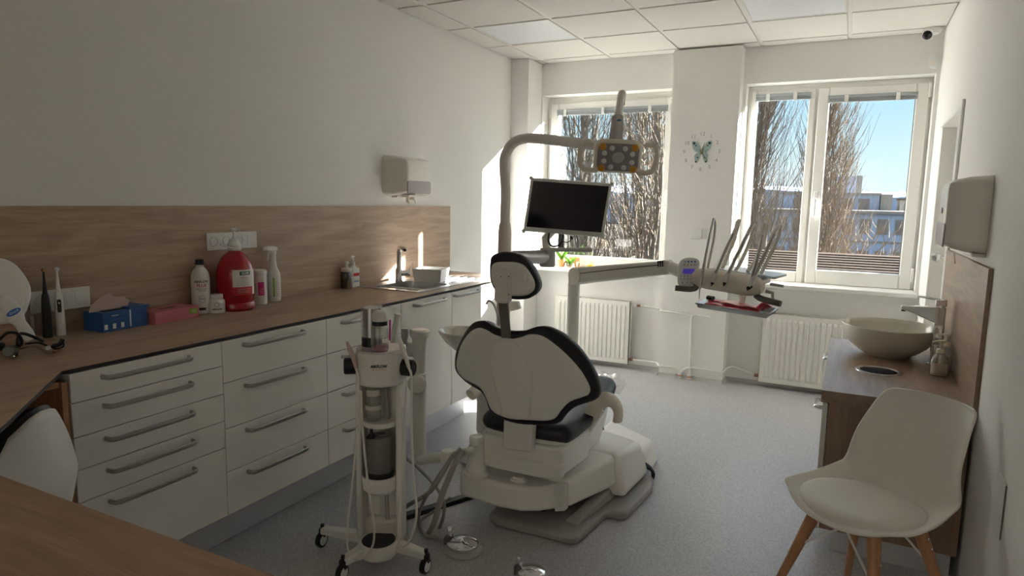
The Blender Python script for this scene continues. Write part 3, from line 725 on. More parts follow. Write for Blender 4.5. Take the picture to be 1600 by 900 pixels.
for k in range(6): dr.tube([(.13+k*.06, by1+.09, zt-.001), (.13+k*.06, sy1-.05, zt-.001)], .006, 8, flat=.7)
dr.build('drainer_ribs', M['steel'], t)
t = T('kitchen_tap', 'chrome single-lever tap standing behind the steel sink', 'tap', (.135, 3.53, ZT+.006))
x, y, z = .135, 3.53, ZT+.0065
MB().lathe([(.026, 0), (.026, .006), (.022, .009), (.022, .082), (.019, .086), (0, .086)], (x, y, z)).build('body', M['chrome'], t)
MB().tube(spl([(x, y, z+.08), (x+.002, y, z+.14), (x+.008, y-.006, z+.20), (x+.03, y-.026, z+.225), (x+.075, y-.06, z+.228), (x+.11, y-.085, z+.22)], 6), [.0155]*12+[.014]*19, 14).build('spout', M['chrome'], t)
MB().lathe([(.009, 0), (.009, .004)], (x+.110, y-.085, z+.217), (.75, -.6, -.25), 12).build('aerator', M['edge'], t)
lv = MB().lathe([(.020, 0), (.020, .045), (.021, .05), (.021, .066), (.017, .07), (0, .07)], (x+.01, y+.0, z+.055), (.45, .88, 0), 20).build('mixer', M['chrome'], t)
MB().tube([(x+.036, y+.055, z+.07), (x+.05, y+.07, z+.10), (x+.056, y+.078, z+.12)], [.004, .0035, .003], 8).build('lever', M['chrome'], lv)
# white box on the drainer
t = T('white_tray_box', 'white open-topped box standing on the drainer behind the tap', 'box', (.33, 3.68, ZT+.006))
c = Vector((.300, 3.66, ZT+.0105)); e1 = Vector((.95, .25, 0)).normalized(); e2 = Vector((-e1.y, e1.x, 0))
b = MB(); W_, D_, Hh = .088, .08, .085; q = 1.12
def wallq(a, b_): # slanted walls
    p = [c+e1*a[0]+e2*a[1], c+e1*b_[0]+e2*b_[1]]
    i = .004
    top = [c+e1*a[0]*q+e2*a[1]*q+Vector((0,0,Hh)), c+e1*b_[0]*q+e2*b_[1]*q+Vector((0,0,Hh))]
    inn = lambda v: c + (v-c)*1.0 - Vector(((v-c).x, (v-c).y, 0)).normalized()*i
    b.hexa([p[0], p[1], inn(p[1]), inn(p[0]), top[0], top[1], inn(top[1]), inn(top[0])])
cs = [(-W_, -D_), (W_, -D_), (W_, D_), (-W_, D_)]
for k in range(4): wallq(cs[k], cs[(k+1) % 4])
b.obox(c+Vector((0,0,.002)), W_-.002, D_-.002, .002, e1, e2)
b.build('body', M['white'], t)
MB().obox(c+Vector((0,0,.06)), W_*.98, D_*.98, .002, e1, e2).build('inner_shelf', M['white'], t)

# paper towel dispenser over the sink
def dispenser(t, fn, w_, h_, d_):
    """fn(a along wall, z, depth): rounded housing with a smoky window low on its front"""
    MB().pad([(a, z+h_/2) for a, z in rrect(w_, h_, .04, 6)], fn, d_, 0, .042, .014).build('cover', M['disp'], t)
    MB().pad([(a, z+h_*.225) for a, z in rrect(w_*.80, h_*.33, .018, 5)], lambda a, z, h: fn(a, z, d_-.006+h), .0085, 0, .012, .012).build('tank_window', M['smoke'], t)
    return t
t = T('towel_dispenser', 'cream paper towel dispenser on the wall above the kitchen sink', 'dispenser', (0, 3.72, 1.455))
dispenser(t, lambda a, z, d: (.001+d, 3.70+a, 1.462+z), .335, .262, .18)
b = MB(); b.prism([(-.165, .0), (.165, .0), (.165, .03), (.06, .03), (.04, .05), (-.04, .05), (-.06, .03), (-.165, .03)], lambda a, z, h: (.165+h, 3.70+a*.6, 1.455+z*.5), -.06, .002); b.build('dispensing_lip', M['disp'], t, bevel=.003)
b = MB(); b.surf(lambda u, v: (.10+.02*math.sin(u*9)*v, 3.66+.09*u, 1.468-.045*v*(1+.35*math.sin(u*7))), 10, 3); b.build('paper_end', M['paper'], t, solid=.002)
MB().lathe([(0, .012), (.006, .012), (.007, 0)][::-1], (.09, 3.865, 1.60), (0,1,0), 12).build('lock', M['edge'], t)
MB().box(.002, .05, 3.63, 3.78, 1.45, 1.465).build('back_plate', M['disp'], t, bevel=.004)

# ------------------------------------------------------------------ treatment chair
CX = 1.5
def fb(x, z): return 2.44 - .10*(z-.55) + 1.25*(x-1.5)**2
chair = T('dental_chair', 'white dental treatment chair with black upholstery in the middle of the floor', 'dental chair', (1.58, 2.9, 0))
def xz(pts): return [(p[0], p[2]) for p in pts]
def smooth2(pts, k=3): return [(p.x, p.y) for p in spl([(a, b, 0) for a, b in pts], k, True)]
outer = xz([(1.3797, 2.4188, 0.9425), (1.3227, 2.4422, 0.9207), (1.2522, 2.4864, 0.8535), (1.1789, 2.5481, 0.7574), (1.1630, 2.5697, 0.6728), (1.2355, 2.5181, 0.6436), (1.3002, 2.4817, 0.6323), (1.3634, 2.4561, 0.6220), (1.3925, 2.4504, 0.5908), (1.4090, 2.4503, 0.5506), (1.4429, 2.4462, 0.5289), (1.5213, 2.4441, 0.5144), (1.6050, 2.4574, 0.5137), (1.6738, 2.4808, 0.5200), (1.7172, 2.5009, 0.5312), (1.7408, 2.5109, 0.5655), (1.7684, 2.5254, 0.5963), (1.8086, 2.5526, 0.6146), (1.8413, 2.5779, 0.6267), (1.8584, 2.5902, 0.6537), (1.8497, 2.5763, 0.7163), (1.8197, 2.5434, 0.7930), (1.7807, 2.5075, 0.8598), (1.7365, 2.4740, 0.9087), (1.6863, 2.4445, 0.9387), (1.6506, 2.4288, 0.9455), (1.6182, 2.4189, 0.9358), (1.5898, 2.4126, 0.9246), (1.5327, 2.4046, 0.9172), (1.4798, 2.4035, 0.9199), (1.4387, 2.4067, 0.9299), (1.4121, 2.4105, 0.9416)])
inner = xz([(1.3707, 2.4244, 0.9146), (1.3117, 2.4510, 0.8831), (1.2408, 2.4980, 0.8097), (1.1954, 2.5384, 0.7257), (1.2032, 2.5375, 0.6763), (1.2526, 2.5060, 0.6547), (1.3150, 2.4727, 0.6511), (1.3721, 2.4516, 0.6387), (1.4038, 2.4469, 0.5963), (1.4236, 2.4463, 0.5598), (1.4600, 2.4429, 0.5412), (1.5218, 2.4421, 0.5348), (1.6133, 2.4573, 0.5375), (1.6741, 2.4789, 0.5401), (1.7080, 2.4937, 0.5539), (1.7294, 2.5020, 0.5882), (1.7595, 2.5167, 0.6248), (1.8020, 2.5447, 0.6432), (1.8261, 2.5623, 0.6560), (1.8304, 2.5625, 0.6895), (1.8001, 2.5312, 0.7633), (1.7539, 2.4926, 0.8301), (1.6997, 2.4563, 0.8853), (1.6573, 2.4347, 0.9122), (1.6128, 2.4195, 0.9140), (1.5761, 2.4123, 0.8993), (1.5319, 2.4073, 0.8899), (1.4602, 2.4072, 0.8983), (1.4178, 2.4121, 0.9133)])
cu = MB().pad(smooth2(outer, 3), lambda x, z, h: (x, fb(x, z)+h, z), .075, .016, .035, .012).build('backrest_cushion', M['leather'], chair)
bs = MB().pad(smooth2(inner, 3), lambda x, z, h: (x, fb(x, z)-.006-h, z), .020, .0, .022, .010).build('backrest_shell', M['unit'], chair)
spine = xz([(1.4688, 2.4088, 0.8745), (1.4474, 2.4169, 0.8159), (1.4444, 2.4249, 0.7394), (1.4616, 2.4294, 0.6741), (1.4841, 2.4361, 0.5920), (1.4919, 2.4407, 0.5443), (1.6030, 2.4535, 0.5479), (1.6173, 2.4513, 0.6090), (1.6289, 2.4472, 0.6858), (1.6250, 2.4393, 0.7522), (1.5979, 2.4254, 0.8164), (1.5621, 2.4122, 0.8764), (1.5175, 2.4065, 0.8885)])
MB().pad(smooth2(spine, 3), lambda x, z, h: (x, fb(x, z)-.020-h, z), .026, .0, .016, .010).build('spine_cover', M['unit'], bs)
# bracket from the backrest down to the seat block
b = MB(); q = [(1.4825, 2.4400, 0.5710), (1.6201, 2.4400, 0.5878), (1.5992, 2.4700, 0.3877), (1.4644, 2.4700, 0.3761)]
nb = Vector((0, .05, 0)); b.hexa([q[3], q[2], Vector(q[2])+nb, Vector(q[3])+nb, q[0], q[1], Vector(q[1])+nb, Vector(q[0])+nb]); b.build('back_bracket', M['unit'], chair, bevel=.008, seg=3)
# headrest
def fh(x, z): return 2.395 - .05*(z-1.1) + 1.6*(x-1.53)**2
ho = xz([(1.4315, 2.4000, 1.2160), (1.4668, 2.4000, 1.2349), (1.5107, 2.4000, 1.2424), (1.5628, 2.4000, 1.2335), (1.6062, 2.4000, 1.2013), (1.6328, 2.4000, 1.1543), (1.6450, 2.4000, 1.1166), (1.6388, 2.4000, 1.0853), (1.6098, 2.4000, 1.0596), (1.5670, 2.4000, 1.0508), (1.5175, 2.4000, 1.0519), (1.4640, 2.4000, 1.0660), (1.4334, 2.4000, 1.1009), (1.4221, 2.4000, 1.1453), (1.4244, 2.4000, 1.1878)])
hi = xz([(1.4434, 2.3900, 1.1845), (1.4698, 2.3900, 1.1992), (1.5166, 2.3900, 1.2045), (1.5627, 2.3900, 1.2046), (1.5972, 2.3900, 1.1887), (1.6265, 2.3900, 1.1445), (1.6343, 2.3900, 1.1143), (1.6278, 2.3900, 1.0907), (1.6028, 2.3900, 1.0719), (1.5601, 2.3900, 1.0645), (1.5136, 2.3900, 1.0659), (1.4750, 2.3900, 1.0787), (1.4478, 2.3900, 1.1057), (1.4366, 2.3900, 1.1472)])
hr = MB().pad(smooth2(ho, 3), lambda x, z, h: (x, fh(x, z)+h, z), .075, .014, .03, .010).build('headrest_cushion', M['leather'], chair)
MB().pad(smooth2(hi, 3), lambda x, z, h: (x, fh(x, z)-.008-h, z), .016, 0, .014, .008).build('headrest_shell', M['unit'], hr)
def plate(qs, dy, m, nm, par, bevel=.004):
    """flat part seen from behind: four or more points (x,y,z), thickness dy towards the camera side"""
    P = [Vector(p) for p in qs]; n = len(P); b = MB()
    vs = P + [p-Vector((0, dy, 0)) for p in P]
    b.add(vs, [tuple(range(n)), tuple(range(2*n-1, n-1, -1))] + [(i, (i+1) % n, n+(i+1) % n, n+i) for i in range(n)])
    return b.build(nm, m, par, bevel=bevel, seg=3)
plate([(1.4759, 2.3800, 1.1612), (1.4933, 2.3800, 1.1714), (1.5281, 2.3800, 1.1723), (1.5428, 2.3800, 1.1604), (1.5424, 2.3800, 1.0460), (1.5309, 2.3800, 1.0371), (1.4870, 2.3800, 1.0360), (1.4749, 2.3800, 1.0508)], .028, M['unit'], 'headrest_joint', chair, .003)
MB().box(1.600, 1.612, 2.345, 2.372, 1.13, 1.165).build('release_button', M['unit'], chair, bevel=.003)
plate([(1.4814, 2.3850, 1.1924), (1.5367, 2.3850, 1.1957), (1.5341, 2.3850, 1.1801), (1.4847, 2.3850, 1.1770)], .012, M['handle'], 'headrest_slot', hr, .002)
for u, v in ((0,0),):
    pass
plate([(1.4828, 2.3850, 1.0402), (1.5239, 2.3850, 1.0411), (1.5343, 2.4000, 0.8808), (1.4929, 2.4000, 0.8788)], .012, M['rubber'], 'headrest_bar', chair, .002)
for p in ((1.5401, 2.3520, 1.1473), (1.5416, 2.3520, 1.0753), (1.5056, 2.3520, 1.1449)): MB().lathe([(.0025, 0), (.0025, .002)], p, (0,-1,0), 8).build('screw', M['edge'], chair)
# seat
def zt_(y): return .450 + .035*max(0, (y-2.85)/.45)**2
so_ = [(1.325, 2.56), (1.50, 2.535), (1.70, 2.55), (1.745, 2.62), (1.748, 2.85), (1.735, 3.05), (1.715, 3.22), (1.70, 3.31), (1.64, 3.35), (1.46, 3.35), (1.395, 3.31), (1.375, 3.22), (1.34, 3.05), (1.30, 2.85), (1.29, 2.65)]
MB().pad(smooth2(so_, 3), lambda x, y, h: (x, y, zt_(y)+h), .042, .046, .05, .018).build('seat_cushion', M['leather'], chair)
b = MB()
for y in (3.24, 3.14, 3.04, 2.94, 2.84): b.tube(spl([(1.40, y, zt_(y)+.030), (1.45, y, zt_(y)+.041), (1.54, y, zt_(y)+.042), (1.63, y, zt_(y)+.041), (1.69, y, zt_(y)+.030)], 4), .003, 6)
b.build('seat_seams', M['leather'], chair)
MB().pad(smooth2([(x*.93+.105, y*.985+.04) for x, y in so_], 3), lambda x, y, h: (x, y, zt_(y)-.040+h), .02, .06, .05, .02).build('seat_shell', M['unit'], chair)
# plastic sleeve over the foot end
MB().pad(smooth2([(1.44, 3.30), (1.55, 3.29), (1.68, 3.30), (1.715, 3.37), (1.70, 3.47), (1.56, 3.50), (1.45, 3.47), (1.42, 3.37)], 3), lambda x, y, h: (x, y, zt_(3.25)-.01+h*(1+.22*math.sin(75*x+50*y))), .045, .045, .05, .014).build('foot_sleeve', M['clear'], chair)
# seat block with rounded rear
def blk(poly, z0, z1, nm, m, par=chair, bevel=.012): return MB().prism(poly, lambda x, y, h: (x, y, h), z0, z1).build(nm, m, par, bevel=bevel, seg=4)
blk([(1.315, 2.56), (1.345, 2.51), (1.67, 2.51), (1.72, 2.55), (1.74, 2.80), (1.68, 2.98), (1.36, 2.98), (1.30, 2.80)], .275, .408, 'seat_block', M['unit'])
blk([(1.30, 2.515), (1.42, 2.498), (1.62, 2.498), (1.72, 2.53), (1.72, 2.57), (1.30, 2.57)], .268, .335, 'rear_cover', M['unit'], bevel=.008)
b = MB(); b.hexa([(1.38, 2.74, .22), (1.70, 2.74, .25), (1.69, 3.10, .22), (1.40, 3.10, .22), (1.35, 2.74, .40), (1.732, 2.74, .415), (1.72, 3.16, .42), (1.38, 3.16, .42)]); b.build('seat_carrier', M['unit'], chair, bevel=.03, seg=4)
# lower swing arm block at the rear, reaching to the assistant arm
blk([(1.235, 2.50), (1.255, 2.475), (1.45, 2.458), (1.56, 2.466), (1.63, 2.508), (1.70, 2.58), (1.70, 2.74), (1.24, 2.74)], .11, .222, 'rear_block', M['unit'], bevel=.018)
MB().lathe([(.0, .0), (.032, 0), (.032, .008), (.024, .012), (.022, .02), (0, .021)], (1.515, 2.535, .2222), n=28, sx=1.25).build('height_button', M['unit'], chair)
blk([(1.685, 2.545), (1.722, 2.575), (1.725, 2.61), (1.69, 2.61)], .108, .228, 'hinge_cover', M['carcass'], bevel=.006)
# inclined lift arm and front housing
b = MB(); b.hexa([(1.58, 2.60, .115), (1.735, 2.60, .115), (1.850, 2.97, .105), (1.58, 3.0, .105), (1.58, 2.60, .242), (1.730, 2.60, .236), (1.832, 2.97, .258), (1.58, 3.0, .268)]); b.build('lift_arm', M['unit'], chair, bevel=.022, seg=4)
b = MB(); b.hexa([(1.40, 2.93, .05), (1.885, 2.93, .055), (1.905, 3.30, .05), (1.42, 3.36, .05), (1.42, 2.93, .262), (1.838, 2.93, .268), (1.875, 3.22, .240), (1.44, 3.34, .268)]); b.build('front_housing', M['unit'], chair, bevel=.03, seg=4)
b = MB(); b.hexa([(1.37, 2.64, .045), (1.60, 2.64, .045), (1.62, 3.0, .045), (1.37, 3.0, .045), (1.40, 2.64, .105), (1.60, 2.64, .105), (1.62, 3.0, .22), (1.40, 3.0, .22)]); b.build('lift_mechanism', M['black'], chair, bevel=.01)
# floor plate
pl_ = [(1.372, 2.525), (1.43, 2.49), (1.775, 2.495), (1.808, 2.515), (1.838, 2.80), (1.862, 2.815), (1.89, 2.805), (1.925, 2.835), (1.952, 3.17), (1.93, 3.28), (1.82, 3.50), (1.42, 3.55), (1.25, 3.3), (1.24, 2.86), (1.34, 2.82)]
MB().prism(pl_, lambda x, y, h: (x, y, h), .001, .042).build('floor_plate', M['plate'], chair, bevel=.016, seg=4)
b = MB(); b.hexa([(1.70, 2.60, .04), (1.78, 2.60, .04), (1.845, 3.05, .04), (1.77, 3.05, .04), (1.72, 2.64, .062), (1.765, 2.64, .062), (1.83, 3.05, .105), (1.785, 3.05, .105)]); b.build('plate_ridge', M['plate'], chair, bevel=.012, seg=3)
b = MB(); b.hexa([(1.40, 2.60, .04), (1.48, 2.60, .04), (1.48, 3.05, .04), (1.40, 3.05, .04), (1.42, 2.64, .062), (1.46, 2.64, .062), (1.46, 3.05, .105), (1.42, 3.05, .105)]); b.build('plate_ridge', M['plate'], chair, bevel=.012, seg=3)
# white connection cover at the foot end with hoses
b = MB(); b.hexa([(1.50, 3.36, .001), (1.895, 3.33, .001), (1.88, 3.60, .001), (1.50, 3.86, .001), (1.52, 3.40, .135), (1.845, 3.40, .125), (1.83, 3.62, .125), (1.52, 3.80, .14)]); b.build('connection_cover', M['unit'], chair, bevel=.035, seg=5)
for k, r in enumerate((.0, .018, .034)):
    MB().tube(spl([(1.58, 3.40, .30), (1.6525, 3.3600, 0.1201), Vector((1.7849, 3.3400, 0.1022))+Vector((-.01*k,0,-.012*k)), (1.905+r*.3, 3.30-.01*k, .08), (1.91, 3.30, .012), (1.80+r, 3.33, .012)], 6), .009, 8).build('hose', M['black'], chair)
# armrests
arm_ = MB().tube(spl([(1.7515, 2.8000, 0.4785), (1.7640, 2.8200, 0.5293), (1.7959, 2.8500, 0.5505), (1.8264, 2.8800, 0.5351), (1.8433, 2.9000, 0.4895), (1.8422, 2.9000, 0.4402)], 6), .020, 14, flat=1.9, up=(0,-1,.2)).build('armrest', M['unit2'], chair)
MB().tube([(1.60, 2.80, .34), (1.72, 2.82, .38), (1.7760, 2.8600, 0.4959)], .016, 10).build('armrest_stem', M['unit'], arm_)
arm_ = MB().tube(spl([(1.1706, 2.8000, 0.5353), (1.1567, 2.7800, 0.5220), (1.1583, 2.7400, 0.5097), (1.1556, 2.7200, 0.5080)], 5), .020, 14, flat=1.5, up=(0,-1,.2)).build('armrest', M['unit2'], chair)
MB().tube([(1.40, 2.78, .34), (1.27, 2.80, .40), (1.1707, 2.8000, 0.5256)], .016, 10).build('armrest_stem', M['unit'], arm_)

# assistant arm at the rear left of the chair: cone, pipe, upright, holder
t = T('assistant_arm', 'white swing arm with upright tool holder between trolley and treatment chair', 'dental arm', (1.318, 2.50, .2225))
MB().lathe([(.058, 0), (.058, .012), (.050, .018), (.050, .028), (.047, .033), (.030, .145), (.033, .15), (.033, .17), (.028, .178), (0, .179)], (1.318, 2.50, .2225), n=28).build('swivel_cone', M['unit'], t)
MB().tube([(1.3442, 2.4400, 0.3602), (1.2621, 2.4300, 0.3331)], .018, 14).build('joint', M['unit'], t)
MB().lathe([(0, 0), (.030, 0), (.030, .050), (.027, .055), (0, .055)], (1.2091, 2.4300, 0.2809), n=24).build('elbow', M['unit'], t)
MB().tube([(1.2290, 2.4300, 0.3147), (1.0503, 2.4400, 0.2578)], [.021, .024], 16).build('crossbar', M['unit'], t)
MB().prism(rrect(.058, .050, .018), lambda a, b_, h: (1.045+a, 2.45+b_, h), .275, .665).build('upright', M['unit'], t, bevel=.006)
MB().lathe([(0, 0), (.040, 0), (.043, .004), (.043, .014), (.039, .019), (0, .02)], (1.0604, 2.4150, 0.6226), (.30, -.95, .05), 28).build('round_joint', M['unit'], t)
MB().lathe([(.024, 0), (.030, .10), (.034, .165), (.040, .175), (.046, .185), (.045, .203), (.038, .210), (0, .211)], (1.045, 2.45, .655), n=26).build('upper_post', M['unit'], t)
MB().box(.94, 1.03, 2.43, 2.465, .735, .80).build('holder_bracket', M['unit'], t, bevel=.008)
for (u0, v0, u1, v1, r, m) in ((612,545,623,487,.011,'hosew'), (628,560,633,513,.011,'handle')):
    hp = T('suction_tip' if m == 'hosew' else 'air_water_syringe', 'pale curved suction handle in the holder behind the trolley head' if m == 'hosew' else 'short grey metal syringe in the holder beside the white upright', 'dental tool', (0.9272, 2.4000, 0.7265) if m == 'hosew' else (0.9839, 2.4000, 0.7337))
    p0 = Vector((0.9121, 2.4200, 0.7145)) if m == 'hosew' else Vector((0.9728, 2.4200, 0.7103)); p1 = Vector((0.9234, 2.4200, 0.8261)) if m == 'hosew' else Vector((0.9836, 2.4200, 0.7886)); p2 = Vector((0.9488, 2.4200, 0.9318)) if m == 'hosew' else Vector((0.9838, 2.4200, 0.8680))
    MB().tube(spl([p0, p1, p2], 6), [.020]*3+[.014]*6+[.013]*3+[.016] if m == 'hosew' else [.012]*9+[.016]*4, 12).build('grip', M[m], hp)
    MB().lathe([(.0, 0), (.017, 0), (.019, .02), (0, .022)], p0-Vector((0,0,.02)), n=16).build('connector', M['unit'], hp)
# suction hoses looping from the cone over the floor to the holder
paths = [[(1.2834, 2.4000, 0.3620), (1.2564, 2.3600, 0.3153), (1.2038, 2.3400, 0.2241), (1.1504, 2.3400, 0.1294), (1.1094, 2.3500, 0.0374), (1.1060, 2.3600, -0.0411), (1.1510, 2.3600, -0.0662), (1.2053, 2.3600, -0.0160), (1.2382, 2.3600, 0.0819), (1.2180, 2.3700, 0.1475), (1.1371, 2.4000, 0.1928), (1.0326, 2.4400, 0.2234), (0.9460, 2.4600, 0.2614), (0.9245, 2.4500, 0.4102), (0.9652, 2.4300, 0.6053), (0.9728, 2.4200, 0.6984)],
         [(1.2904, 2.4100, 0.3659), (1.2663, 2.3700, 0.3312), (1.2366, 2.3300, 0.2553), (1.1973, 2.3100, 0.1875), (1.0922, 2.3300, 0.1052), (0.9381, 2.3800, 0.0019), (0.8863, 2.4200, 0.0999), (0.8877, 2.4300, 0.3478), (0.9037, 2.4300, 0.5660), (0.9120, 2.4200, 0.7055)],
         [(1.3149, 2.3800, 0.3719), (1.3010, 2.3200, 0.3013), (1.2693, 2.2900, 0.1914), (1.2407, 2.2800, 0.0733), (1.1948, 2.2800, -0.0056), (1.1175, 2.2700, -0.0446), (1.0556, 2.2700, -0.0367), (1.0135, 2.2800, 0.0175), (0.9626, 2.3200, 0.1252), (0.9372, 2.3600, 0.3486), (0.9155, 2.4000, 0.5753), (0.9120, 2.4200, 0.7025)]]
for p, r in zip(paths, (.0075, .010, .013)): MB().tube(spl(p, 8), r, 10).build('suction_hose', M['hose'], t)

# ------------------------------------------------------------------ spittoon unit with lamp post
su = T('spittoon_unit', 'white water unit column with spittoon bowl behind the treatment chair', 'dental unit', (1.03, 3.25, 0))
MB().prism(rrect(.23, .30, .08), lambda a, b_, h: (1.045+a*(1-.15*(h < .1)), 3.27+b_, h), .14, .62).build('column', M['unit'], su, bevel=.02, seg=3)
b = MB(); b.hexa([(.90, 3.02, .001), (1.22, 3.02, .001), (1.22, 3.46, .001), (.90, 3.46, .001), (.965, 3.10, .16), (1.15, 3.10, .16), (1.15, 3.42, .16), (.965, 3.42, .16)]); b.build('foot', M['unit'], su, bevel=.02, seg=3)
MB().lathe([(.0, .0), (.06, 0), (.075, .012), (.115, .045), (.148, .090), (.158, .108), (.155, .114), (.146, .112), (.135, .095), (.10, .058), (.05, .036), (0, .032)], (.845, 3.20, .598), n=40, sx=1.05, sy=.9).build('spittoon_bowl', M['ceramic'], su)
MB().tube([(.86, 3.21, .60), (.98, 3.24, .56)], .035, 12).build('bowl_neck', M['unit'], su)
MB().tube(spl([(1.05, 3.14, .60), (1.0822, 3.1400, 0.7772), (1.0732, 3.1400, 0.8396), (1.0488, 3.1400, 0.8899), (1.0209, 3.1400, 0.9050), (1.0034, 3.1400, 0.8859)], 6), .006, 8).build('rinse_spout', M['handle'], su)
MB().lathe([(.04, 0), (.036, .30), (.036, .66), (.0315, .70), (.026, .715), (0, .715)], (1.068, 3.22, .615), n=24).build('post_collar', M['unit2'], su)
pp = [(1.068, 3.22, 1.30), (1.068, 3.22, 1.50), (1.0567, 3.2200, 1.6438), (1.0728, 3.2200, 1.7042), (1.1139, 3.2200, 1.7502), (1.1774, 3.2200, 1.7704), (1.2880, 3.2200, 1.7645), (1.4311, 3.2200, 1.7469), (1.5556, 3.2200, 1.7317), (1.6533, 3.2200, 1.7143)]
MB().tube(spl(pp, 7), .0265, 18).build('lamp_post', M['arm'], su)
plate([(1.0843, 3.3000, 0.8901), (1.1282, 3.3000, 0.8939), (1.1410, 3.3000, 0.8517), (1.0735, 3.3000, 0.8310)], .03, M['unit'], 'cup_filler', su)

# operating lamp
lp = T('operating_lamp', 'white LED operating lamp with two loop handles in front of the window by the column', 'lamp', (1.7292, 3.1000, 1.6112))
lc = Vector((1.7270, 3.1000, 1.6651)); lr = Vector((.90, .42, -.03)).normalized(); ln = Vector((.42, -.86, -.16)); ln = (ln - lr*ln.dot(lr)).normalized(); lu = ln.cross(lr)*1
if lu.z < 0: lu = -lu
def lf(a, b_, h): return lc + lr*a + lu*b_ + ln*h
MB().pad(rrect(.228, .158, .045, 6), lf, .022, .060, .02, .010).build('lamp_housing', M['unit2'], lp)
fc = MB().pad(rrect(.196, .128, .03, 6), lambda a, b_, h: lf(a, b_-.004, h+.0215), .006, .0, .008, .008).build('lamp_face', M['lampface'], lp)
for a, b_ in ((-.075, .048), (.075, .048), (-.075, -.052), (.075, -.052)):
    MB().lathe([(.0, .006), (.012, .005), (.017, 0)][::-1], lf(a, b_-.004, .0275), ln, 20, sx=1).build('amber_lens', M['amber'], fc)
for a, b_ in ((-.032, .042), (.030, .042), (-.066, .018), (.066, .018), (-.066, -.020), (.066, -.020), (-.032, -.046), (.030, -.046)):
    MB().lathe([(.0, .005), (.008, .004), (.0125, 0)][::-1], lf(a, b_-.004, .0275), ln, 16).build('lens', M['lens'], fc)
MB().lathe([(.0, .004), (.014, .004), (.026, 0)][::-1], lf(0, -.004, .0275), ln, 24, sx=1.1).build('centre_lens', M['lensd'], fc)
for s in (-1, 1):
    MB().tube(spl([lf(s*.122, .050, .0), lf(s*.145, .060, .01), lf(s*.172, .050, .02), lf(s*.180, .0, .022), lf(s*.172, -.052, .02), lf(s*.14, -.072, .01), lf(s*.10, -.070, -.005)], 5), .0125, 12).build('loop_handle', M['unit2'], lp)
MB().tube(spl([lf(-.01, .05, -.05), (1.7036, 3.1500, 1.8016), (1.6934, 3.1800, 1.8535)], 5), [.034]*6+[.031]*5, 16, flat=.8).build('tilt_arm', M['unitg'], lp)
MB().tube(spl([(1.6967, 3.1800, 1.8503), (1.6925, 3.2000, 1.8740), (1.6772, 3.2600, 1.9373), (1.6695, 3.3000, 1.9741)], 5), .018, 14).build('spring_arm', M['arm'], lp)
MB().tube(spl([(1.6743, 3.2800, 1.9339), (1.6666, 3.3100, 1.9695), (1.6583, 3.3400, 1.9804), (1.6262, 3.3600, 1.8253), (1.6466, 3.2400, 1.7159)], 5), [.021]*10+[.018]*11, 14).build('balance_arm', M['unit2'], lp)
MB().lathe([(0, .003), (.011, .002), (.012, 0)][::-1], (1.7126, 3.1430, 1.8306), (.42, -.9, 0), 14).build('badge', M['blueled'], lp)

# monitor on its own arm
mo = T('monitor', 'flat monitor with pale bezel and dark screen on an arm beside the lamp post', 'monitor', (1.2943, 3.5500, 1.2647))
TL, TR, BR, BL = Vector((1.1024, 3.4600, 1.5803)), Vector((1.5275, 3.6400, 1.5472)), Vector((1.4823, 3.6400, 1.2506)), Vector((1.0655, 3.4600, 1.2681))
mr = ((TR-TL)+(BR-BL)).normalized(); mu = ((TL-BL)+(TR-BR)); mu = (mu-mr*mu.dot(mr)*.0).normalized(); mn = mr.cross(mu).normalized()
mc = (TL+TR+BL+BR)/4; mwid = ((TR-TL).length+(BR-BL).length)/2; mhei = ((TL-BL).length+(TR-BR).length)/2
mf = lambda a, b_, h: mc + mr*a + mu*b_ + mn*h
MB().prism([(-mwid/2, -mhei/2), (mwid/2, -mhei/2), (mwid/2, mhei/2), (-mwid/2, mhei/2)], mf, -.04, 0).build('housing', M['bezel'], mo, bevel=.005, seg=3)
MB().prism([(-mwid/2+.016, -mhei/2+.028), (mwid/2-.016, -mhei/2+.028), (mwid/2-.016, mhei/2-.017), (-mwid/2+.016, mhei/2-.017)], mf, 0, .0012).build('screen', M['screen'], mo)
b = MB()
for a, b_ in ((-1, 1), (1, 1), (-1, -1), (1, -1)): b.lathe([(.0, .012), (.010, .010), (.012, 0), (.010, -.03)], mf(a*(mwid/2-.002), b_*(mhei/2-.002), -.006), mn, 12)
b.build('corner_bumper', M['bezel'], mo)
MB().lathe([(.0045, 0), (.0045, .0008)], mf(-.005, -mhei/2+.012, 0), mn, 12).build('badge', M['unitg'], mo)
MB().tube([(1.2337, 3.6200, 1.2560), (1.2448, 3.6000, 1.1678)], .018, 12).build('neck', M['rubber'], mo)
MB().tube([(1.1960, 3.4800, 1.1722), (1.4412, 3.5800, 1.1770)], .012, 12, flat=1.6, up=(0,0,1)).build('grab_bar', M['unitg'], mo)
MB().tube(spl([(1.2085, 3.5000, 1.2667), (1.2059, 3.5000, 1.2155), (1.2345, 3.5000, 1.1913), (1.2730, 3.5200, 1.2067), (1.2708, 3.5600, 1.2524)], 6), .005, 8).build('cable', M['black'], mo)
MB().tube(spl([(1.3143, 3.5800, 1.2460), (1.3149, 3.5700, 1.2282), (1.2917, 3.5700, 1.2143), (1.2596, 3.5800, 1.2179)], 5), [.011]*4+[.003]*12, 8).build('cable', M['black'], mo)
MB().tube([(1.0898, 3.2400, 1.1352), (1.1331, 3.3600, 1.1329), (1.1843, 3.5000, 1.1300)], .040, 20).build('swing_arm', M['alu'], mo)
MB().lathe([(0, 0), (.042, .002), (.046, .012), (.046, .10), (.042, .108), (0, .11)], (1.1932, 3.5200, 1.0698), n=24).build('joint', M['unitg'], mo)
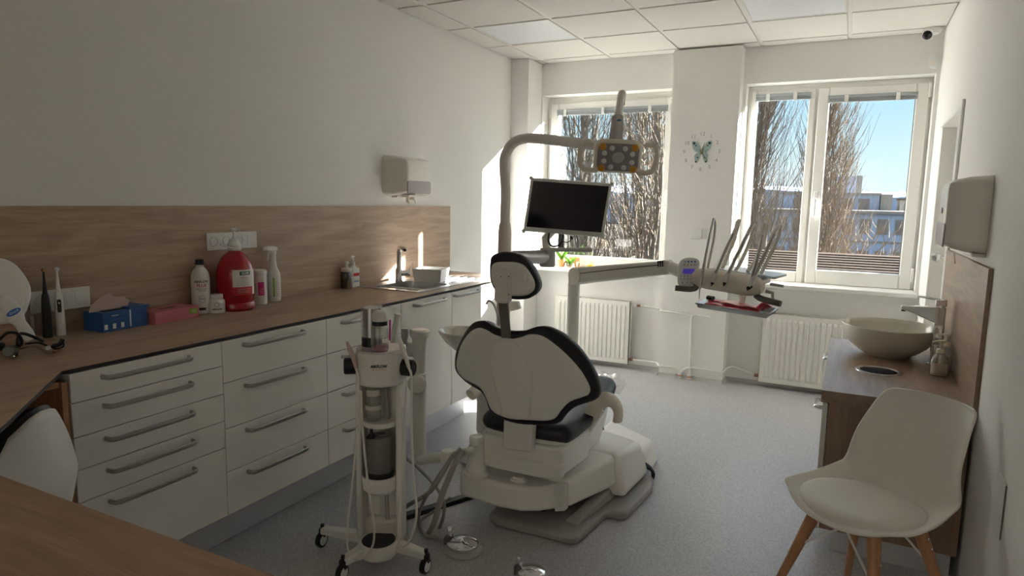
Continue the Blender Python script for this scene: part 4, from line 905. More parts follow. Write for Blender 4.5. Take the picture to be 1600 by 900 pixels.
MB().tube([(1.1906, 3.5200, 1.1623), (1.1716, 3.5400, 1.2343), (1.1895, 3.5800, 1.2706)], .024, 12).build('riser', M['unit'], mo)

# ------------------------------------------------------------------ delivery arm with instrument head
de = T('instrument_console', 'white delivery arm with instrument head and control pad in front of the pillar', 'dental console', (1.29, 3.75, 0))
MB().lathe([(.036, 0), (.036, .52), (.0375, .525), (.0375, .53), (.035, .535), (.035, .60), (0, .60)], (1.272, 3.75, .42), n=24).build('post', M['arm'], de)
MB().tube(spl([(1.10, 3.40, .22), (1.20, 3.52, .24), (1.272, 3.70, .30), (1.272, 3.75, .44)], 6), .04, 16).build('floor_arm', M['arm'], de)
a0 = Vector((1.3073, 3.7200, 1.0069)); a1 = Vector((1.9330, 3.4200, 1.1272)); dv = (a1-a0).normalized(); sd = dv.cross(Vector((0,0,1))).normalized()
MB().lathe([(0, -.055), (.047, -.055), (.052, -.05), (.052, .05), (.047, .055), (0, .055)], a0+dv*.02, sd, 28).build('elbow', M['arm'], de)
b = MB(); L_ = (a1-a0).length; up_ = sd.cross(dv)
def aq(s, hw, h0, h1): c = a0+dv*s; return [c-sd*hw+up_*h0, c+sd*hw+up_*h0, c+sd*hw+up_*h1, c-sd*hw+up_*h1]
q0, q1 = aq(.04, .045, -.05, .05), aq(L_, .032, -.040, .030); b.hexa([q0[0], q0[1], q1[1], q1[0], q0[3], q0[2], q1[2], q1[3]])
ba = b.build('spring_arm', M['arm'], de, bevel=.014, seg=4)
b = MB(); b.tube([a0+dv*.07+sd*.046+up_*.012, a0+dv*.40+sd*.040+up_*.014, a1-dv*.06+sd*.0335+up_*.012], .0022, 6); b.tube([a0+dv*.07-sd*.046+up_*.012, a1-dv*.06-sd*.0335+up_*.012], .0022, 6); b.build('arm_seam', M['edge'], ba)
for k in range(3):
    q = aq(L_-.025-.014*k, .034, .002, .033); q2 = aq(L_-.033-.014*k, .034, .002, .033); MB().hexa([q2[0], q2[1], q[1], q[0], q2[3], q2[2], q[2], q[3]]).build('vent_slot', M['black'], ba)
MB().tube([a1-dv*.02, (1.9812, 3.4000, 1.1056), (2.0613, 3.3800, 1.0673)], .032, 14).build('wrist', M['arm'], de)
# control pad
pc = Vector((2.0443, 3.3000, 1.1136)); pr = Vector((.88, .47, 0)).normalized(); pn = Vector((.46, -.86, .22)); pn = (pn-pr*pn.dot(pr)).normalized(); pu = pn.cross(pr)
if pu.z < 0: pu = -pu
rot = .14; pr, pu = pr*math.cos(rot)-pu*math.sin(rot)*-1*0+pu*0, pu
tl = lambda a, b_, h: pc + pr*(a+.16*b_) + pu*b_ + pn*h
pad_ = MB().pad(smooth2([(-.052, .045), (-.035, .068), (0, .074), (.035, .068), (.052, .045), (.05, 0), (.045, -.045), (.028, -.068), (0, -.072), (-.028, -.068), (-.045, -.045), (-.05, 0)], 3), tl, .008, .02, .01, .008).build('control_pad', M['white'], de)
MB().prism(rrect(.058, .026, .003), lambda a, b_, h: tl(a+.0, b_+.004, h), .0075, .0095).build('display', M['bluelcd'], pad_)
for j, (b_, n_) in enumerate(((.052, 4), (.036, 4), (-.020, 5), (-.034, 5), (-.052, 3))):
    for k in range(n_):
        a = (k-(n_-1)/2)*(.017 if n_ > 3 else .022)
        MB().lathe([(0, .0025), (.0042, .0022), (.005, 0)][::-1], tl(a, b_, .0075), pn, 10).build('key', M['blueled'] if (j == 0 and k in (1, 2, 3)) else M['unitg'], pad_)
# head body: rounded ivory capsule; tray top coloured pale blue for the sky's reflection
h0, h1 = Vector((2.0732, 3.3000, 1.0950)), Vector((2.4006, 3.2400, 1.0728))
hd_ = (h1-h0).normalized(); L2 = (h1-h0).length
b = MB(); b.tube([h0+hd_*(L2*k/16) + Vector((0,0,.0)) for k in range(17)], [.026, .041, .047, .050]+[.051]*9+[.050, .047, .041, .026], 20, flat=1.25, up=(0,0,1)); hb2 = b.build('instrument_head', M['unit2'], de)
c_ = (h0+h1)/2; hy = Vector((-hd_.y, hd_.x, 0)).normalized()
MB().obox(c_+hy*.12+Vector((0,0,.012)), L2*.42, .10, .016, hd_, hy, hd_.cross(hy)).build('head_carrier', M['unit'], de, bevel=.01, seg=3)
MB().obox(c_+hy*.14+hd_*.06+Vector((0,0,.045)), L2*.44, .10, .006, hd_, hy, hd_.cross(hy)).build('top_mat', M['bluetop'], de, bevel=.005, seg=3)
MB().obox(h1+hy*.06+hd_*.045+Vector((0,0,.012)), .03, .012, .006, hd_, hy).build('side_switch', M['handle'], de, bevel=.003)
MB().tube(spl([h0+Vector((.01, -.02, -.03)), (2.0923, 3.2800, 1.0450), (2.0663, 3.2600, 1.0357), (1.9993, 3.2400, 1.0391)], 5), [.010]*4+[.014]*12, 12).build('grip_handle', M['rubber'], de)
MB().tube([(2.4098, 3.2700, 1.0523), (2.4409, 3.2700, 1.0458), (2.4441, 3.2600, 1.0114)], .008, 8).build('grip_bracket', M['unitg'], de)
MB().tube(spl([(2.3723, 3.2400, 1.0348), (2.3938, 3.2300, 1.0228), (2.4425, 3.2200, 1.0134), (2.4846, 3.2100, 1.0066)], 5), .0145, 12).build('grip_handle', M['rubber'], de)
MB().tube([(2.4317, 3.2700, 1.0151), (2.42, 3.30, .975)], .007, 8).build('tray_support', M['unitg'], de)
MB().tube([c_+hy*.12, (2.30, 3.36, 1.0), (2.29, 3.36, .945)], .014, 10).build('tray_support', M['unit'], de)
# hoses and tools resting in the head
def tool(lb, body, hose, chrome_len, gname='dental tools in the instrument head'):
    t = T('dental_handpiece', lb, 'dental tool', body[0], gname)
    MB().tube([Vector(p)+Vector((0, -.012, 0)) for p in body], [.0085, .0115, .0095], 14).build('connector', M['satin'], t)
    MB().lathe([(0, -.003), (.0075, -.003), (.0075, .010), (.003, .012), (.003, .018), (0, .019)], Vector(body[0])+Vector((0, -.012, 0)), Vector(body[0])-Vector(body[1]), 12).build('coupling', M['black'], t)
    MB().tube(spl(hose, 7), .0088, 10).build('hose', M['hosew'], t)
    MB().tube([Vector(p)+Vector((0, -.010, 0)) for p in spl(hose[:4], 6)[:-2]], .0045, 10).build('spring_rod', M['handle'], t)
    return t
tool('metal handpiece in the second slot of the instrument head', [(2.1833, 3.2000, 1.0848), (2.1871, 3.2050, 1.1057), (2.1908, 3.2100, 1.1267)], [(2.1908, 3.2100, 1.1267), (2.2084, 3.2400, 1.1888), (2.2339, 3.2700, 1.2668), (2.2544, 3.3000, 1.3329), (2.2636, 3.3200, 1.3719), (2.2588, 3.3600, 1.3557), (2.2399, 3.3800, 1.2772), (2.2120, 3.3800, 1.1916), (2.1920, 3.3600, 1.1228)], 0)
tool('metal handpiece in the middle slot of the instrument head', [(2.2413, 3.1800, 1.0910), (2.2450, 3.1850, 1.1117), (2.2516, 3.1900, 1.1325)], [(2.2516, 3.1900, 1.1325), (2.2743, 3.2200, 1.2000), (2.2998, 3.2500, 1.2708), (2.3205, 3.2800, 1.3299), (2.3331, 3.3000, 1.3596), (2.3308, 3.3400, 1.3405), (2.3116, 3.3600, 1.2599), (2.2789, 3.3600, 1.1719), (2.2580, 3.3400, 1.1257)], 0)
tool('dark-tipped handpiece in the slot nearest the steel tray end', [(2.3513, 3.1400, 1.0828), (2.3543, 3.1500, 1.1023), (2.3600, 3.1600, 1.1221)], [(2.3600, 3.1600, 1.1221), (2.3697, 3.2000, 1.1951), (2.3793, 3.2400, 1.2750), (2.3837, 3.2700, 1.3267), (2.3867, 3.3000, 1.3584), (2.3873, 3.3300, 1.3428), (2.3707, 3.3500, 1.2571), (2.3389, 3.3500, 1.1701), (2.3176, 3.3300, 1.1336)], 0)
tool('handpiece with the widest hose loop at the end of the instrument head', [(2.3607, 3.1500, 1.0882), (2.3668, 3.1550, 1.1114), (2.3731, 3.1600, 1.1317)], [(2.3731, 3.1600, 1.1317), (2.3963, 3.2000, 1.2082), (2.4200, 3.2400, 1.2827), (2.4374, 3.2800, 1.3343), (2.4470, 3.3100, 1.3543), (2.4485, 3.3400, 1.3328), (2.4321, 3.3500, 1.2720), (2.4020, 3.3400, 1.1867), (2.3786, 3.3300, 1.1254)], 0)
t = T('dental_scaler', 'slim chrome scaler with long hook tip at the control pad end of the instrument head', 'dental tool', (2.1280, 3.1900, 0.9994), 'dental tools in the instrument head')
MB().tube(spl([(2.1285, 3.1800, 1.0007), (2.1279, 3.1800, 1.0372), (2.1309, 3.1800, 1.0648)], 5), [.0012, .0016, .002, .002, .0025, .003, .003, .003, .004, .005, .005], 8).build('tip', M['steel'], t)
MB().tube(spl([(2.1309, 3.1800, 1.0648), (2.1325, 3.1850, 1.0978), (2.1358, 3.2000, 1.1451), (2.1402, 3.2200, 1.2106), (2.1450, 3.2500, 1.2880), (2.1506, 3.2800, 1.3540), (2.1516, 3.3000, 1.3780)], 5), .0068, 10).build('body', M['steel'], t)
MB().tube(spl([(2.1516, 3.3000, 1.3780), (2.1555, 3.3200, 1.3532), (2.1539, 3.3300, 1.2974), (2.1439, 3.3400, 1.2280), (2.1326, 3.3400, 1.1585), (2.1304, 3.3300, 1.1214)], 5), .0065, 10).build('hose', M['hosew'], t)

# steel tray with packed tools
def tp(a, b_, h): # tray plane
    p00, p10, p01 = Vector((2.100, 3.335, .938)), Vector((2.425, 3.195, .938)), Vector((2.118, 3.515, .938))
    return p00 + (p10-p00)*a + (p01-p00)*b_ + Vector((0,0,h))
t = T('instrument_tray', 'shallow steel tray hanging below the instrument head', 'tray', tp(.5, .5, 0))
def trayout(k, m_=.06): return smooth2([(m_, -k), (1-m_, -k), (1+k*.6, m_*1.5), (1+k*.6, 1-m_*1.5), (1-m_, 1+k), (m_, 1+k), (-k*.6, 1-m_*1.5), (-k*.6, m_*1.5)], 4)
o1, o2_ = trayout(-.02), trayout(.05)
b = MB(); n_ = len(o1); vs = [tp(a, c, 0) for a, c in o1] + [tp(a, c, .024) for a, c in o2_] + [tp(a*1.03-.015, c*1.04-.02, .024) for a, c in o2_] + [tp(a*1.03-.015, c*1.04-.02, .017) for a, c in o2_]
fs = [tuple(range(n_))]
for r_ in range(3): fs += [(r_*n_+i, r_*n_+(i+1) % n_, (r_+1)*n_+(i+1) % n_, (r_+1)*n_+i) for i in range(n_)]
b.add(vs, fs); b.build('pan', M['alu'], t, solid=.0018)
def pack(nm, lb, q, z, thick, m, wob=.004):
    t = T(nm, lb, 'packet', tp(q[0][0], q[0][1], z), 'instrument packets on the steel tray')
    def P(u, v):
        a = (q[0][0]*(1-u)+q[1][0]*u)*(1-v) + (q[3][0]*(1-u)+q[2][0]*u)*v; c = (q[0][1]*(1-u)+q[1][1]*u)*(1-v) + (q[3][1]*(1-u)+q[2][1]*u)*v
        return tp(a, c, z + wob*math.sin(u*9+v*4)*math.sin(PI*u))
    MB().surf(P, 16, 5).build('sleeve', m, t, solid=thick); return t
p1_ = pack('instrument_packet', 'red instrument packet lying lowest on the steel tray', [(.08, .06), (.88, .06), (.88, .55), (.08, .50)], .020, .010, M['packred'])
p2_ = pack('instrument_packet', 'salmon instrument packet on top of the red packets', [(.28, .25), (.84, .15), (.87, .66), (.30, .78)], .034, .005, M['packpink'])
p3_ = pack('instrument_packet', 'dark red packet with black grip end at the control pad side of the tray', [(.06, .52), (.80, .62), (.78, .94), (.05, .86)], .026, .006, M['packred'])
MB().tube([tp(.04, .55, .042), tp(.13, .55, .041)], .011, 10, flat=1.5).build('grip_end', M['black'], p3_)
t = T('gauze_roll', 'crumpled red and clear wrapper at the far end of the steel tray', 'wrapper', tp(.92, .4, .006))
for k in range(3): MB().tube(spl([tp(.86+.02*k, .12+.1*k, .030), tp(.92, .28+.08*k, .056-.006*k), tp(.97, .45+.1*k, .046), tp(.93, .62+.06*k, .034), tp(.88, .40, .032)], 5), .007, 8, flat=2.2).build('fold', M['packred'] if k != 1 else M['clear'], t)

# ------------------------------------------------------------------ powder-jet trolley
TX, TY, TR_, TS, TZ = 1.148, 2.03, .42, .96, 1.035
tr = T('dental_trolley', 'white wheeled dental trolley with open bottle column in front of the drawer cabinets', 'trolley', (TX, TY, 0), rot=TR_); tr.scale = (TS, TS, TZ)
def LB(mb, nm, m, par=None, **k): return mb.build(nm, m, par or tr, world=False, **k)
def trow(x, y, z):   # trolley to room
    c_, s_ = math.cos(TR_), math.sin(TR_); return (TX+(x*c_-y*s_)*TS, TY+(x*s_+y*c_)*TS, z*TZ)
def drum(w_, d0, d1): # D-shaped outline: round to the front (-y)
    out = [(w_*math.cos(a), d0 - .0 + (w_*1.0)*math.sin(a)) for a in [PI + PI*k/18 for k in range(19)]]
    return out + [(w_, d1), (w_*.8, d1+.02), (-w_*.8, d1+.02), (-w_, d1)]
LB(MB().prism(drum(.094, .0, .085), lambda x, y, h: (x, y, h), .712, .838), 'head', M['unit'], bevel=.010, seg=4)
tp_ = LB(MB().prism([(x*.97, y*.97) for x, y in drum(.094, .0, .085)], lambda x, y, h: (x, y, h), .838, .842), 'top_plate', mat('glossy_lid', (.66,.63,.62), .12, coat=.5), bevel=.002)
lettering('AIRFLOW', .0145, (.020, -.0922, .793), (1, .22, 0), (0,0,1), M['ink'], tr, bold=.0006, world=False)
lettering('PROPHYLAXIS MASTER', .0055, (.020, -.0922, .781), (1, .22, 0), (0,0,1), M['red'], tr, world=False)
for s in (-1, 1):
    b = MB().box(s*.082-.012, s*.082+.012, -.03, .075, .10, .715); LB(b, 'side_post', M['unit'], bevel=.008, seg=3)
LB(MB().box(-.075, .075, .055, .075, .10, .715), 'back_panel', M['unit'], bevel=.003)
LB(MB().box(-.012, .012, .035, .056, .10, .33).box(.01, .022, .030, .056, .34, .71), 'inner_rail', M['carcass'], bevel=.003)
LB(MB().prism(drum(.072, .012, .055), lambda x, y, h: (x, y, h), .545, .565), 'shelf', M['unit'], bevel=.003)
# cup that carries the big bottle
LB(MB().lathe([(0, .282), (.055, .284), (.070, .298), (.074, .345), (.074, .352), (.066, .352), (.064, .312), (0, .310)], (0, -.002, 0), n=36, sy=1.0), 'bottle_cup', M['unit'])
LB(MB().prism([(-.074, .0), (.074, 0), (.074, .06), (-.074, .06)], lambda x, y, h: (x, y, h), .29, .345), 'cup_mount', M['unit'], bevel=.006)
# foot
b = MB().lathe([(0, .045), (.078, .045), (.086, .055), (.086, .094), (.082, .10), (.073, .10), (.071, .060), (0, .058)], (0, -.035, 0), n=40, sx=.95); LB(b, 'foot_bowl', M['unit'])
LB(MB().lathe([(0, .090), (.0715, .090), (.0718, .0985)], (0, -.035, 0), n=36, sx=.95), 'foot_mat', M['black'])
b = MB(); b.hexa([(-.094, -.03, .06), (.094, -.03, .06), (.094, .085, .06), (-.094, .085, .06), (-.094, -.03, .13), (.094, -.03, .13), (.094, .085, .20), (-.094, .085, .20)])
LB(MB().prism([(-.094, .02), (.094, .02), (.094, .09), (-.094, .09)], lambda x, y, h: (x, y, h), .055, .16), 'foot_block', M['unit'], bevel=.02, seg=3)
for (gx_, gy_) in ((-.275, -.035), (.215, .005), (-.035, -.185), (-.065, .225)):
    px, py = (gx_*math.cos(TR_)+gy_*math.sin(TR_))/TS, (-gx_*math.sin(TR_)+gy_*math.cos(TR_))/TS
    d = Vector((px, py, 0)); n_ = d.normalized(); sd_ = Vector((-n_.y, n_.x, 0))
    b = MB(); r0, r1 = .07, d.length
    P = [n_*r0-sd_*.026, n_*r0+sd_*.026, n_*r1+sd_*.020, n_*r1-sd_*.020]
    b.hexa([p+Vector((0,0,.058)) for p in P] + [p+Vector((0,0,.098 if k < 2 else .085)) for k, p in enumerate(P)]); lg = LB(b, 'leg', M['unit'], bevel=.007, seg=3)
    rd = Vector((.85, -.4, 0)).normalized(); wc = d + Vector((0, 0, .032)) + Vector((rd.y, -rd.x, 0))*.006
    LB(MB().lathe([(0, -.012), (.024, -.012), (.031, -.008), (.031, .008), (.024, .012), (0, .012)], wc, rd, 24), 'caster', M['black'], lg)
    LB(MB().lathe([(0, .0135), (.020, .013), (.022, .0115)][::-1], wc, rd, 20), 'caster_disc', M['white'], lg)
    LB(MB().lathe([(.016, 0), (.016, .03), (.008, .034), (.008, .05)], d + Vector((0, 0, .045)), n=14), 'caster_stem', M['black'], lg)
for s, nm in ((-1, 'a'), (1, 'b')):
    kb = LB(MB().lathe([(0, 0), (.026, 0), (.031, .004), (.031, .052), (.027, .056), (0, .056)], (s*.088, .0, .772), (s, -.25, 0), 28), 'side_knob', M['black'])
# bottles and containers standing in the trolley (things of their own)
def rtube(t, prof, nm, m, x, y, z0, n=30): return MB().lathe([(r, z) for r, z in prof], trow(x, y, z0), n=n).build(nm, m, t)
t = T('powder_bottle', 'clear powder bottle with pale cap on top of the trolley head', 'bottle', trow(.012, -.040, .8425))
rtube(t, [(0, 0), (.032, 0), (.034, .004), (.034, .085), (.029, .094), (.027, .10)], 'body', M['clear'], .012, -.040, .8425)
rtube(t, [(0, .003), (.031, .003), (.031, .016), (.012, .022), (0, .018)], 'powder', mat('pink_powder', (.45,.22,.24), .9, var=.2), .012, -.040, .8425)
rtube(t, [(0, .05), (.031, .05), (.031, .056), (.029, .088), (0, .09)], 'fog', M['clear'], .012, -.040, .8425)
rtube(t, [(0, .098), (.029, .098), (.029, .114), (0, .114)], 'ring', M['black'], .012, -.040, .8425)
rtube(t, [(0, .114), (.028, .114), (.030, .118), (.029, .140), (.024, .150), (.014, .155), (0, .156)], 'cap', M['hosew'], .012, -.040, .8425)
MB().box(0, .002, 0, .018, 0, .003).build('slot', M['black'], t) if False else None
t = T('clear_container', 'tall clear container with black base behind the powder bottle on the trolley', 'container', trow(-.042, .045, .8425))
rtube(t, [(0, 0), (.040, 0), (.040, .032), (.036, .036), (0, .036)], 'base', M['black'], -.042, .045, .8425)
rtube(t, [(.041, .036), (.042, .150), (.038, .160), (0, .162)], 'dome', M['clearg'], -.042, .045, .8425, 36)
rtube(t, [(0, .037), (.035, .037), (.035, .15), (0, .15)], 'inner_sleeve', M['steel'], -.042, .045, .8425, 30)
t = T('powder_bottle', 'clear capped bottle on the upper shelf of the trolley column', 'bottle', trow(-.025, -.005, .5655))
rtube(t, [(0, 0), (.028, 0), (.030, .003), (.030, .085), (.026, .095), (.024, .10)], 'body', M['clear'], -.025, -.005, .5655)
rtube(t, [(0, .10), (.027, .10), (.027, .125), (0, .126)], 'cap', M['hosew'], -.025, -.005, .5655)
rtube(t, [(.0, .045), (.032, .045), (.032, .062), (0, .062)], 'collar', M['hosew'], -.025, -.005, .5655)
t = T('liquid_bottle', 'large clear liquid bottle with black base in the lower bay of the trolley', 'bottle', trow(0, -.004, .3105))
rtube(t, [(0, 0), (.052, 0), (.053, .06), (0, .06)], 'base', M['black'], 0, -.004, .3105, 32)
rtube(t, [(.0515, .06), (.0515, .185), (.046, .20), (.030, .206)], 'body', mat('bottle_haze', (.42,.41,.39), .25, trans=.6, var=.2), 0, -.004, .3105, 32)
MB().tube([trow(-.028, -.03, .50), trow(-.028, -.03, .545)], .006, 8).build('tube', M['black'], t)
MB().lathe([(0, 0), (.022, 0), (.012, .010), (.007, .016), (0, .016)], trow(-.028, -.03, .505), n=16).build('valve', M['black'], t)
MB().tube([Vector(trow(.018+.026*math.cos(a*PI/8), -.02+.022*math.sin(a*PI/8), .518)) for a in range(16)], .0025, 6, True).build('handle_ring', M['handle'], t)
# tools on the trolley with their hoses
t = T('polishing_handpiece', 'pinkish handpiece clipped at the knob nearest the camera side of the drawers', 'dental tool', (1.1401, 1.9000, 0.8201), 'handpieces on the trolley')
MB().tube(spl([(1.0820, 1.9200, 0.9092), (1.0955, 1.9250, 0.8729), (1.1062, 1.9300, 0.8412), (1.1107, 1.9350, 0.8085)], 4), [.004, .006, .007, .0085, .009, .009, .009, .009, .009, .0085, .0075, .007, .006], 12).build('grip', M['pinkpaper'], t)
MB().tube(spl([(1.1107, 1.9350, 0.8085), (1.1266, 1.9300, 0.7697), (1.1363, 1.9200, 0.6543), (1.1355, 1.9000, 0.5098), (1.1025, 1.9100, 0.3205), (1.0984, 1.8900, 0.1850), (1.1087, 1.8800, 0.1008), (1.1427, 1.8800, 0.0759), (1.1852, 1.8850, 0.0928), (1.2214, 1.8900, 0.1517), (1.2212, 1.8950, 0.2262), (1.1974, 1.9000, 0.3457), (1.1725, 1.9100, 0.4631), (1.1798, 1.8850, 0.6221), (1.1548, 1.9100, 0.7341)], 7), .0042, 8).build('hose', M['hosew'], t)
t = T('jet_handpiece', 'pale handpiece clipped at the knob on the window side of the trolley head', 'dental tool', (1.3626, 1.9200, 0.8452), 'handpieces on the trolley')
MB().tube(spl([(1.2619, 2.0000, 0.9346), (1.2698, 2.0050, 0.9052), (1.2836, 2.0100, 0.8642), (1.2975, 2.0150, 0.8157)], 4), [.003, .005, .007, .0085, .009, .009, .009, .009, .009, .0085, .0075, .007, .006], 12).build('grip', M['hosew'], t)
MB().tube(spl([(1.2975, 2.0150, 0.8157), (1.3127, 2.0100, 0.7770), (1.3267, 1.9900, 0.6161), (1.3565, 1.9600, 0.4325), (1.3779, 1.9500, 0.2909), (1.3618, 1.9400, 0.1953), (1.3296, 1.9400, 0.1486), (1.3030, 1.9400, 0.1622), (1.2929, 1.9500, 0.2322), (1.2937, 1.9700, 0.3902), (1.2914, 1.9900, 0.5346), (1.2861, 2.0100, 0.6786), (1.2850, 2.0200, 0.7633)], 7), .0045, 8).build('hose', M['hosew'], t)
tag(MB().tube([(1.1900, 2.0400, 0.9045), (1.1920, 2.0400, 0.9847)], .0035, 8).build('probe_stick', M['pinkstick']), 'thin magenta stick standing at the back of the trolley head', 'stick')
for (pts, r, mm) in (([(1.1551, 2.0600, 0.7224), (1.1707, 2.0500, 0.5190), (1.1783, 2.0300, 0.3161), (1.2067, 2.0000, 0.1969)], .008, 'hose'),):
    MB().tube(spl(pts, 6), r, 8).build('supply_hose', M[mm], T('supply_hose', 'grey supply hose running down beside the trolley column', 'hose', pts[-1]))

# foot controls and the flat cable strip
def pedal(lb, c, r):
    t = T('foot_control', lb, 'foot pedal', c, 'chrome foot controls on the floor')
    MB().lathe([(0, .001), (r*1.22, .001), (r*1.25, .006), (r*1.2, .014), (r*.9, .016), (0, .016)], c, n=36).build('base', M['unitg'], t)
    MB().lathe([(r*.9, .016), (r, .022), (r, .034), (r*.92, .040), (r*.2, .052), (0, .053)], c, n=40).build('pedal_disc', M['chrome'], t)
    MB().box(c[0]-r*1.25, c[0]-r*.85, c[1]-.022, c[1]+.022, .004, .050).build('cable_block', M['rubber'], t, bevel=.008, seg=3)
    MB().lathe([(0, .04), (.011, .04), (.012, .075), (.009, .08), (0, .08)], (c[0]-r*1.02, c[1]+.005, 0), n=16).build('button', M['chrome'], t)
    return t
t = pedal('chrome disc foot control on the floor in front of the chair plate', (1.40, 2.25, 0), .066)
MB().tube(spl([(1.33, 2.25, .02), (1.25, 2.27, .010), (1.2027, 2.2634, 0.0100), (1.1166, 2.3496, 0.0120), (1.16, 2.42, .05), (1.22, 2.44, .11)], 7), .007, 8).build('cable', M['hose'], t)
t = pedal('chrome foot control at the very front, nearest the camera', (1.745, 2.19, 0), .055)
b = MB(); b.hexa([(0.9855, 2.3651, 0.0010), (1.0572, 2.4048, 0.0010), (1.2004, 2.6976, 0.0010), (1.1448, 2.7492, 0.0010), (1.0061, 2.3373, 0.0180), (1.0769, 2.3766, 0.0180), (1.2184, 2.6660, 0.0180), (1.1635, 2.7170, 0.0180)])
ca, cb = Vector((1.0066, 2.3366, 0.0000)), Vector((1.1851, 2.7242, 0.0000)); dd = (cb-ca).normalized(); ss = Vector((-dd.y, dd.x, 0))
tag(MB().prism([(-.03, .001), (.03, .001), (.018, .016), (-.018, .016)], lambda a, z, h: ca + ss*a + dd*h + Vector((0,0,z)), 0, (cb-ca).length).build('cable_cover', M['black']), 'flat black cable cover on the floor between trolley and chair plate', 'cable cover')

# ------------------------------------------------------------------ operator stool in the worktop corner
st = T('operator_stool', 'white-backed stool with black cushion tucked into the worktop corner', 'stool', (.86, .98, 0))
SC = Vector((.735, .915, 0))
def shell(off, ext=0.0):
    def P(u, v):
        s = (u-.5)*2*(1+ext); z = .49+(.872-.49)*v
        half = 1.40-.75*v**1.8
        a = s*half + .42
        r = .188+off-.05*v**2-.11*max(0, .5-v)
        return SC + Vector((math.cos(a), math.sin(a), 0))*r + Vector((0, 0, z+ext*.08*(v-.5)-.05*s*s*v*v))
    return P
MB().surf(shell(.0), 28, 18).build('back_shell', M['white'], st, solid=.012)
MB().surf(shell(-.032, .12), 28, 18).build('back_cushion', M['leather'], st, solid=.048, bevel=.008)
MB().lathe([(0, .42), (.17, .42), (.195, .44), (.195, .475), (.17, .50), (0, .505)], (.66, .95, 0), n=36).build('seat', M['leather'], st)
MB().tube(spl([(.66, .95, .40), (.82, .97, .40), (.925, .995, .45), (.945, 1.0, .58)], 6), .013, 10).build('back_bracket', M['chrome'], st)
MB().lathe([(.03, .06), (.03, .22), (.018, .225), (.018, .42)], (.66, .95, 0), n=20).build('column', M['chrome'], st)
for k in range(5):
    a = k*2*PI/5+.3; d = Vector((math.cos(a), math.sin(a), 0)); c = Vector((.66, .95, 0))
    lg = MB().tube([c+Vector((0,0,.085)), c+d*.24+Vector((0,0,.062))], [.022, .015], 10).build('leg', M['chrome'], st)
    MB().lathe([(0, -.012), (.022, -.012), (.026, -.008), (.026, .008), (.022, .012), (0, .012)], c+d*.245+Vector((0,0,.0265)), Vector((-d.y, d.x, 0)), 18).build('caster', M['black'], lg)

# ------------------------------------------------------------------ washbasin unit on the right wall
t = T('washbasin_cabinet', 'oak-look washbasin cabinet with pale door edge standing against the wall', 'cabinet', (2.95, 3.58, 0))
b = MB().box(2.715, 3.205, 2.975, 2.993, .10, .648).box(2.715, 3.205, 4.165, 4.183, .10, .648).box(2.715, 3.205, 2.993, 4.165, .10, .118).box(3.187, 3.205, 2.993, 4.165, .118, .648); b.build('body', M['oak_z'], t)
for k in range(2):
    d = MB().box(2.692, 2.712, 2.966+.612*k, 2.966+.608+.612*k, .10, .644).build('door', M['carcass'], t, bevel=.0015)
    yy = 3.01 if k == 0 else 4.13
    MB().tube(spl([(2.692, yy, .61), (2.668, yy, .612), (2.664, yy+.02, .612), (2.664, yy+.10, .612), (2.668, yy+.12, .612), (2.692, yy+.12, .61)] if k == 0 else [(2.692, yy-.12, .61), (2.668, yy-.12, .612), (2.664, yy-.10, .612), (2.664, yy-.02, .612), (2.668, yy, .612), (2.692, yy, .61)], 4), .0085, 8).build('handle', M['chrome'], d)
MB().box(2.76, 3.19, 3.0, 4.16, .001, .10).build('plinth', M['plinth'], t)
HX, HY, HR = 2.905, 3.445, .078
b = MB(); N = 48
# worktop with a round cut-out: ring of quads around the hole
def wtp(z):
    inner_ = [(HX+HR*math.cos(2*PI*k/N), HY+HR*math.sin(2*PI*k/N), z) for k in range(N)]
    outer_ = []
    for k in range(N):
        a = 2*PI*k/N; ca, sa = math.cos(a), math.sin(a); q = .0
        tt = min((2.685-HX)/ca if ca < -1e-6 else 9, (3.2165-HX)/ca if ca > 1e-6 else 9, (2.955-HY)/sa if sa < -1e-6 else 9, (4.19-HY)/sa if sa > 1e-6 else 9)
        outer_.append((HX+ca*tt, HY+sa*tt, z))
    return inner_, outer_
cor = [(2.685, 2.955), (3.2165, 2.955), (3.2165, 4.19), (2.685, 4.19)]
bm_v = []; 
for z in (.65, .70):
    i_, o_2 = wtp(z); bm_v += i_ + o_2
fs = []
for k in range(N):
    k2 = (k+1) % N
    fs.append((2*N+k, 2*N+k2, 3*N+k2, 3*N+k)); fs.append((k2, k, N+k, N+k2)); fs.append((k, k2, 2*N+k2, 2*N+k)); fs.append((N+k2, N+k, 3*N+k, 3*N+k2))
b.add(bm_v, fs)
for cx_, cy_ in cor: # corner wedges
    best = sorted(range(N), key=lambda k: (bm_v[N+k][0]-cx_)**2+(bm_v[N+k][1]-cy_)**2)
    ks = sorted(best[:2], key=lambda k: math.atan2(bm_v[N+k][1]-HY, bm_v[N+k][0]-HX))
    on = [k for k in best[:6]]
    ang_c = math.atan2(cy_-HY, cx_-HX) % (2*PI); k0 = int(ang_c/(2*PI)*N); k1 = (k0+1) % N
    p, q = bm_v[N+k0], bm_v[N+k1]
    b.add([(p[0], p[1], .65), (cx_, cy_, .65), (q[0], q[1], .65), (p[0], p[1], .70), (cx_, cy_, .70), (q[0], q[1], .70)], [(0,1,2), (3,4,5), (0,1,4,3), (1,2,5,4)])
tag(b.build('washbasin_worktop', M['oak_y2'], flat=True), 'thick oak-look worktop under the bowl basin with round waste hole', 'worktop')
t = T('waste_chute', 'steel ring of the round waste hole in the basin worktop', 'waste hole', (HX, HY, .70))
MB().lathe([(.0765, -.10), (.0765, .0005), (.080, .004), (.094, .0035), (.096, .0005)], (HX, HY, .7), n=48, caps=False).build('ring', M['steel'], t)
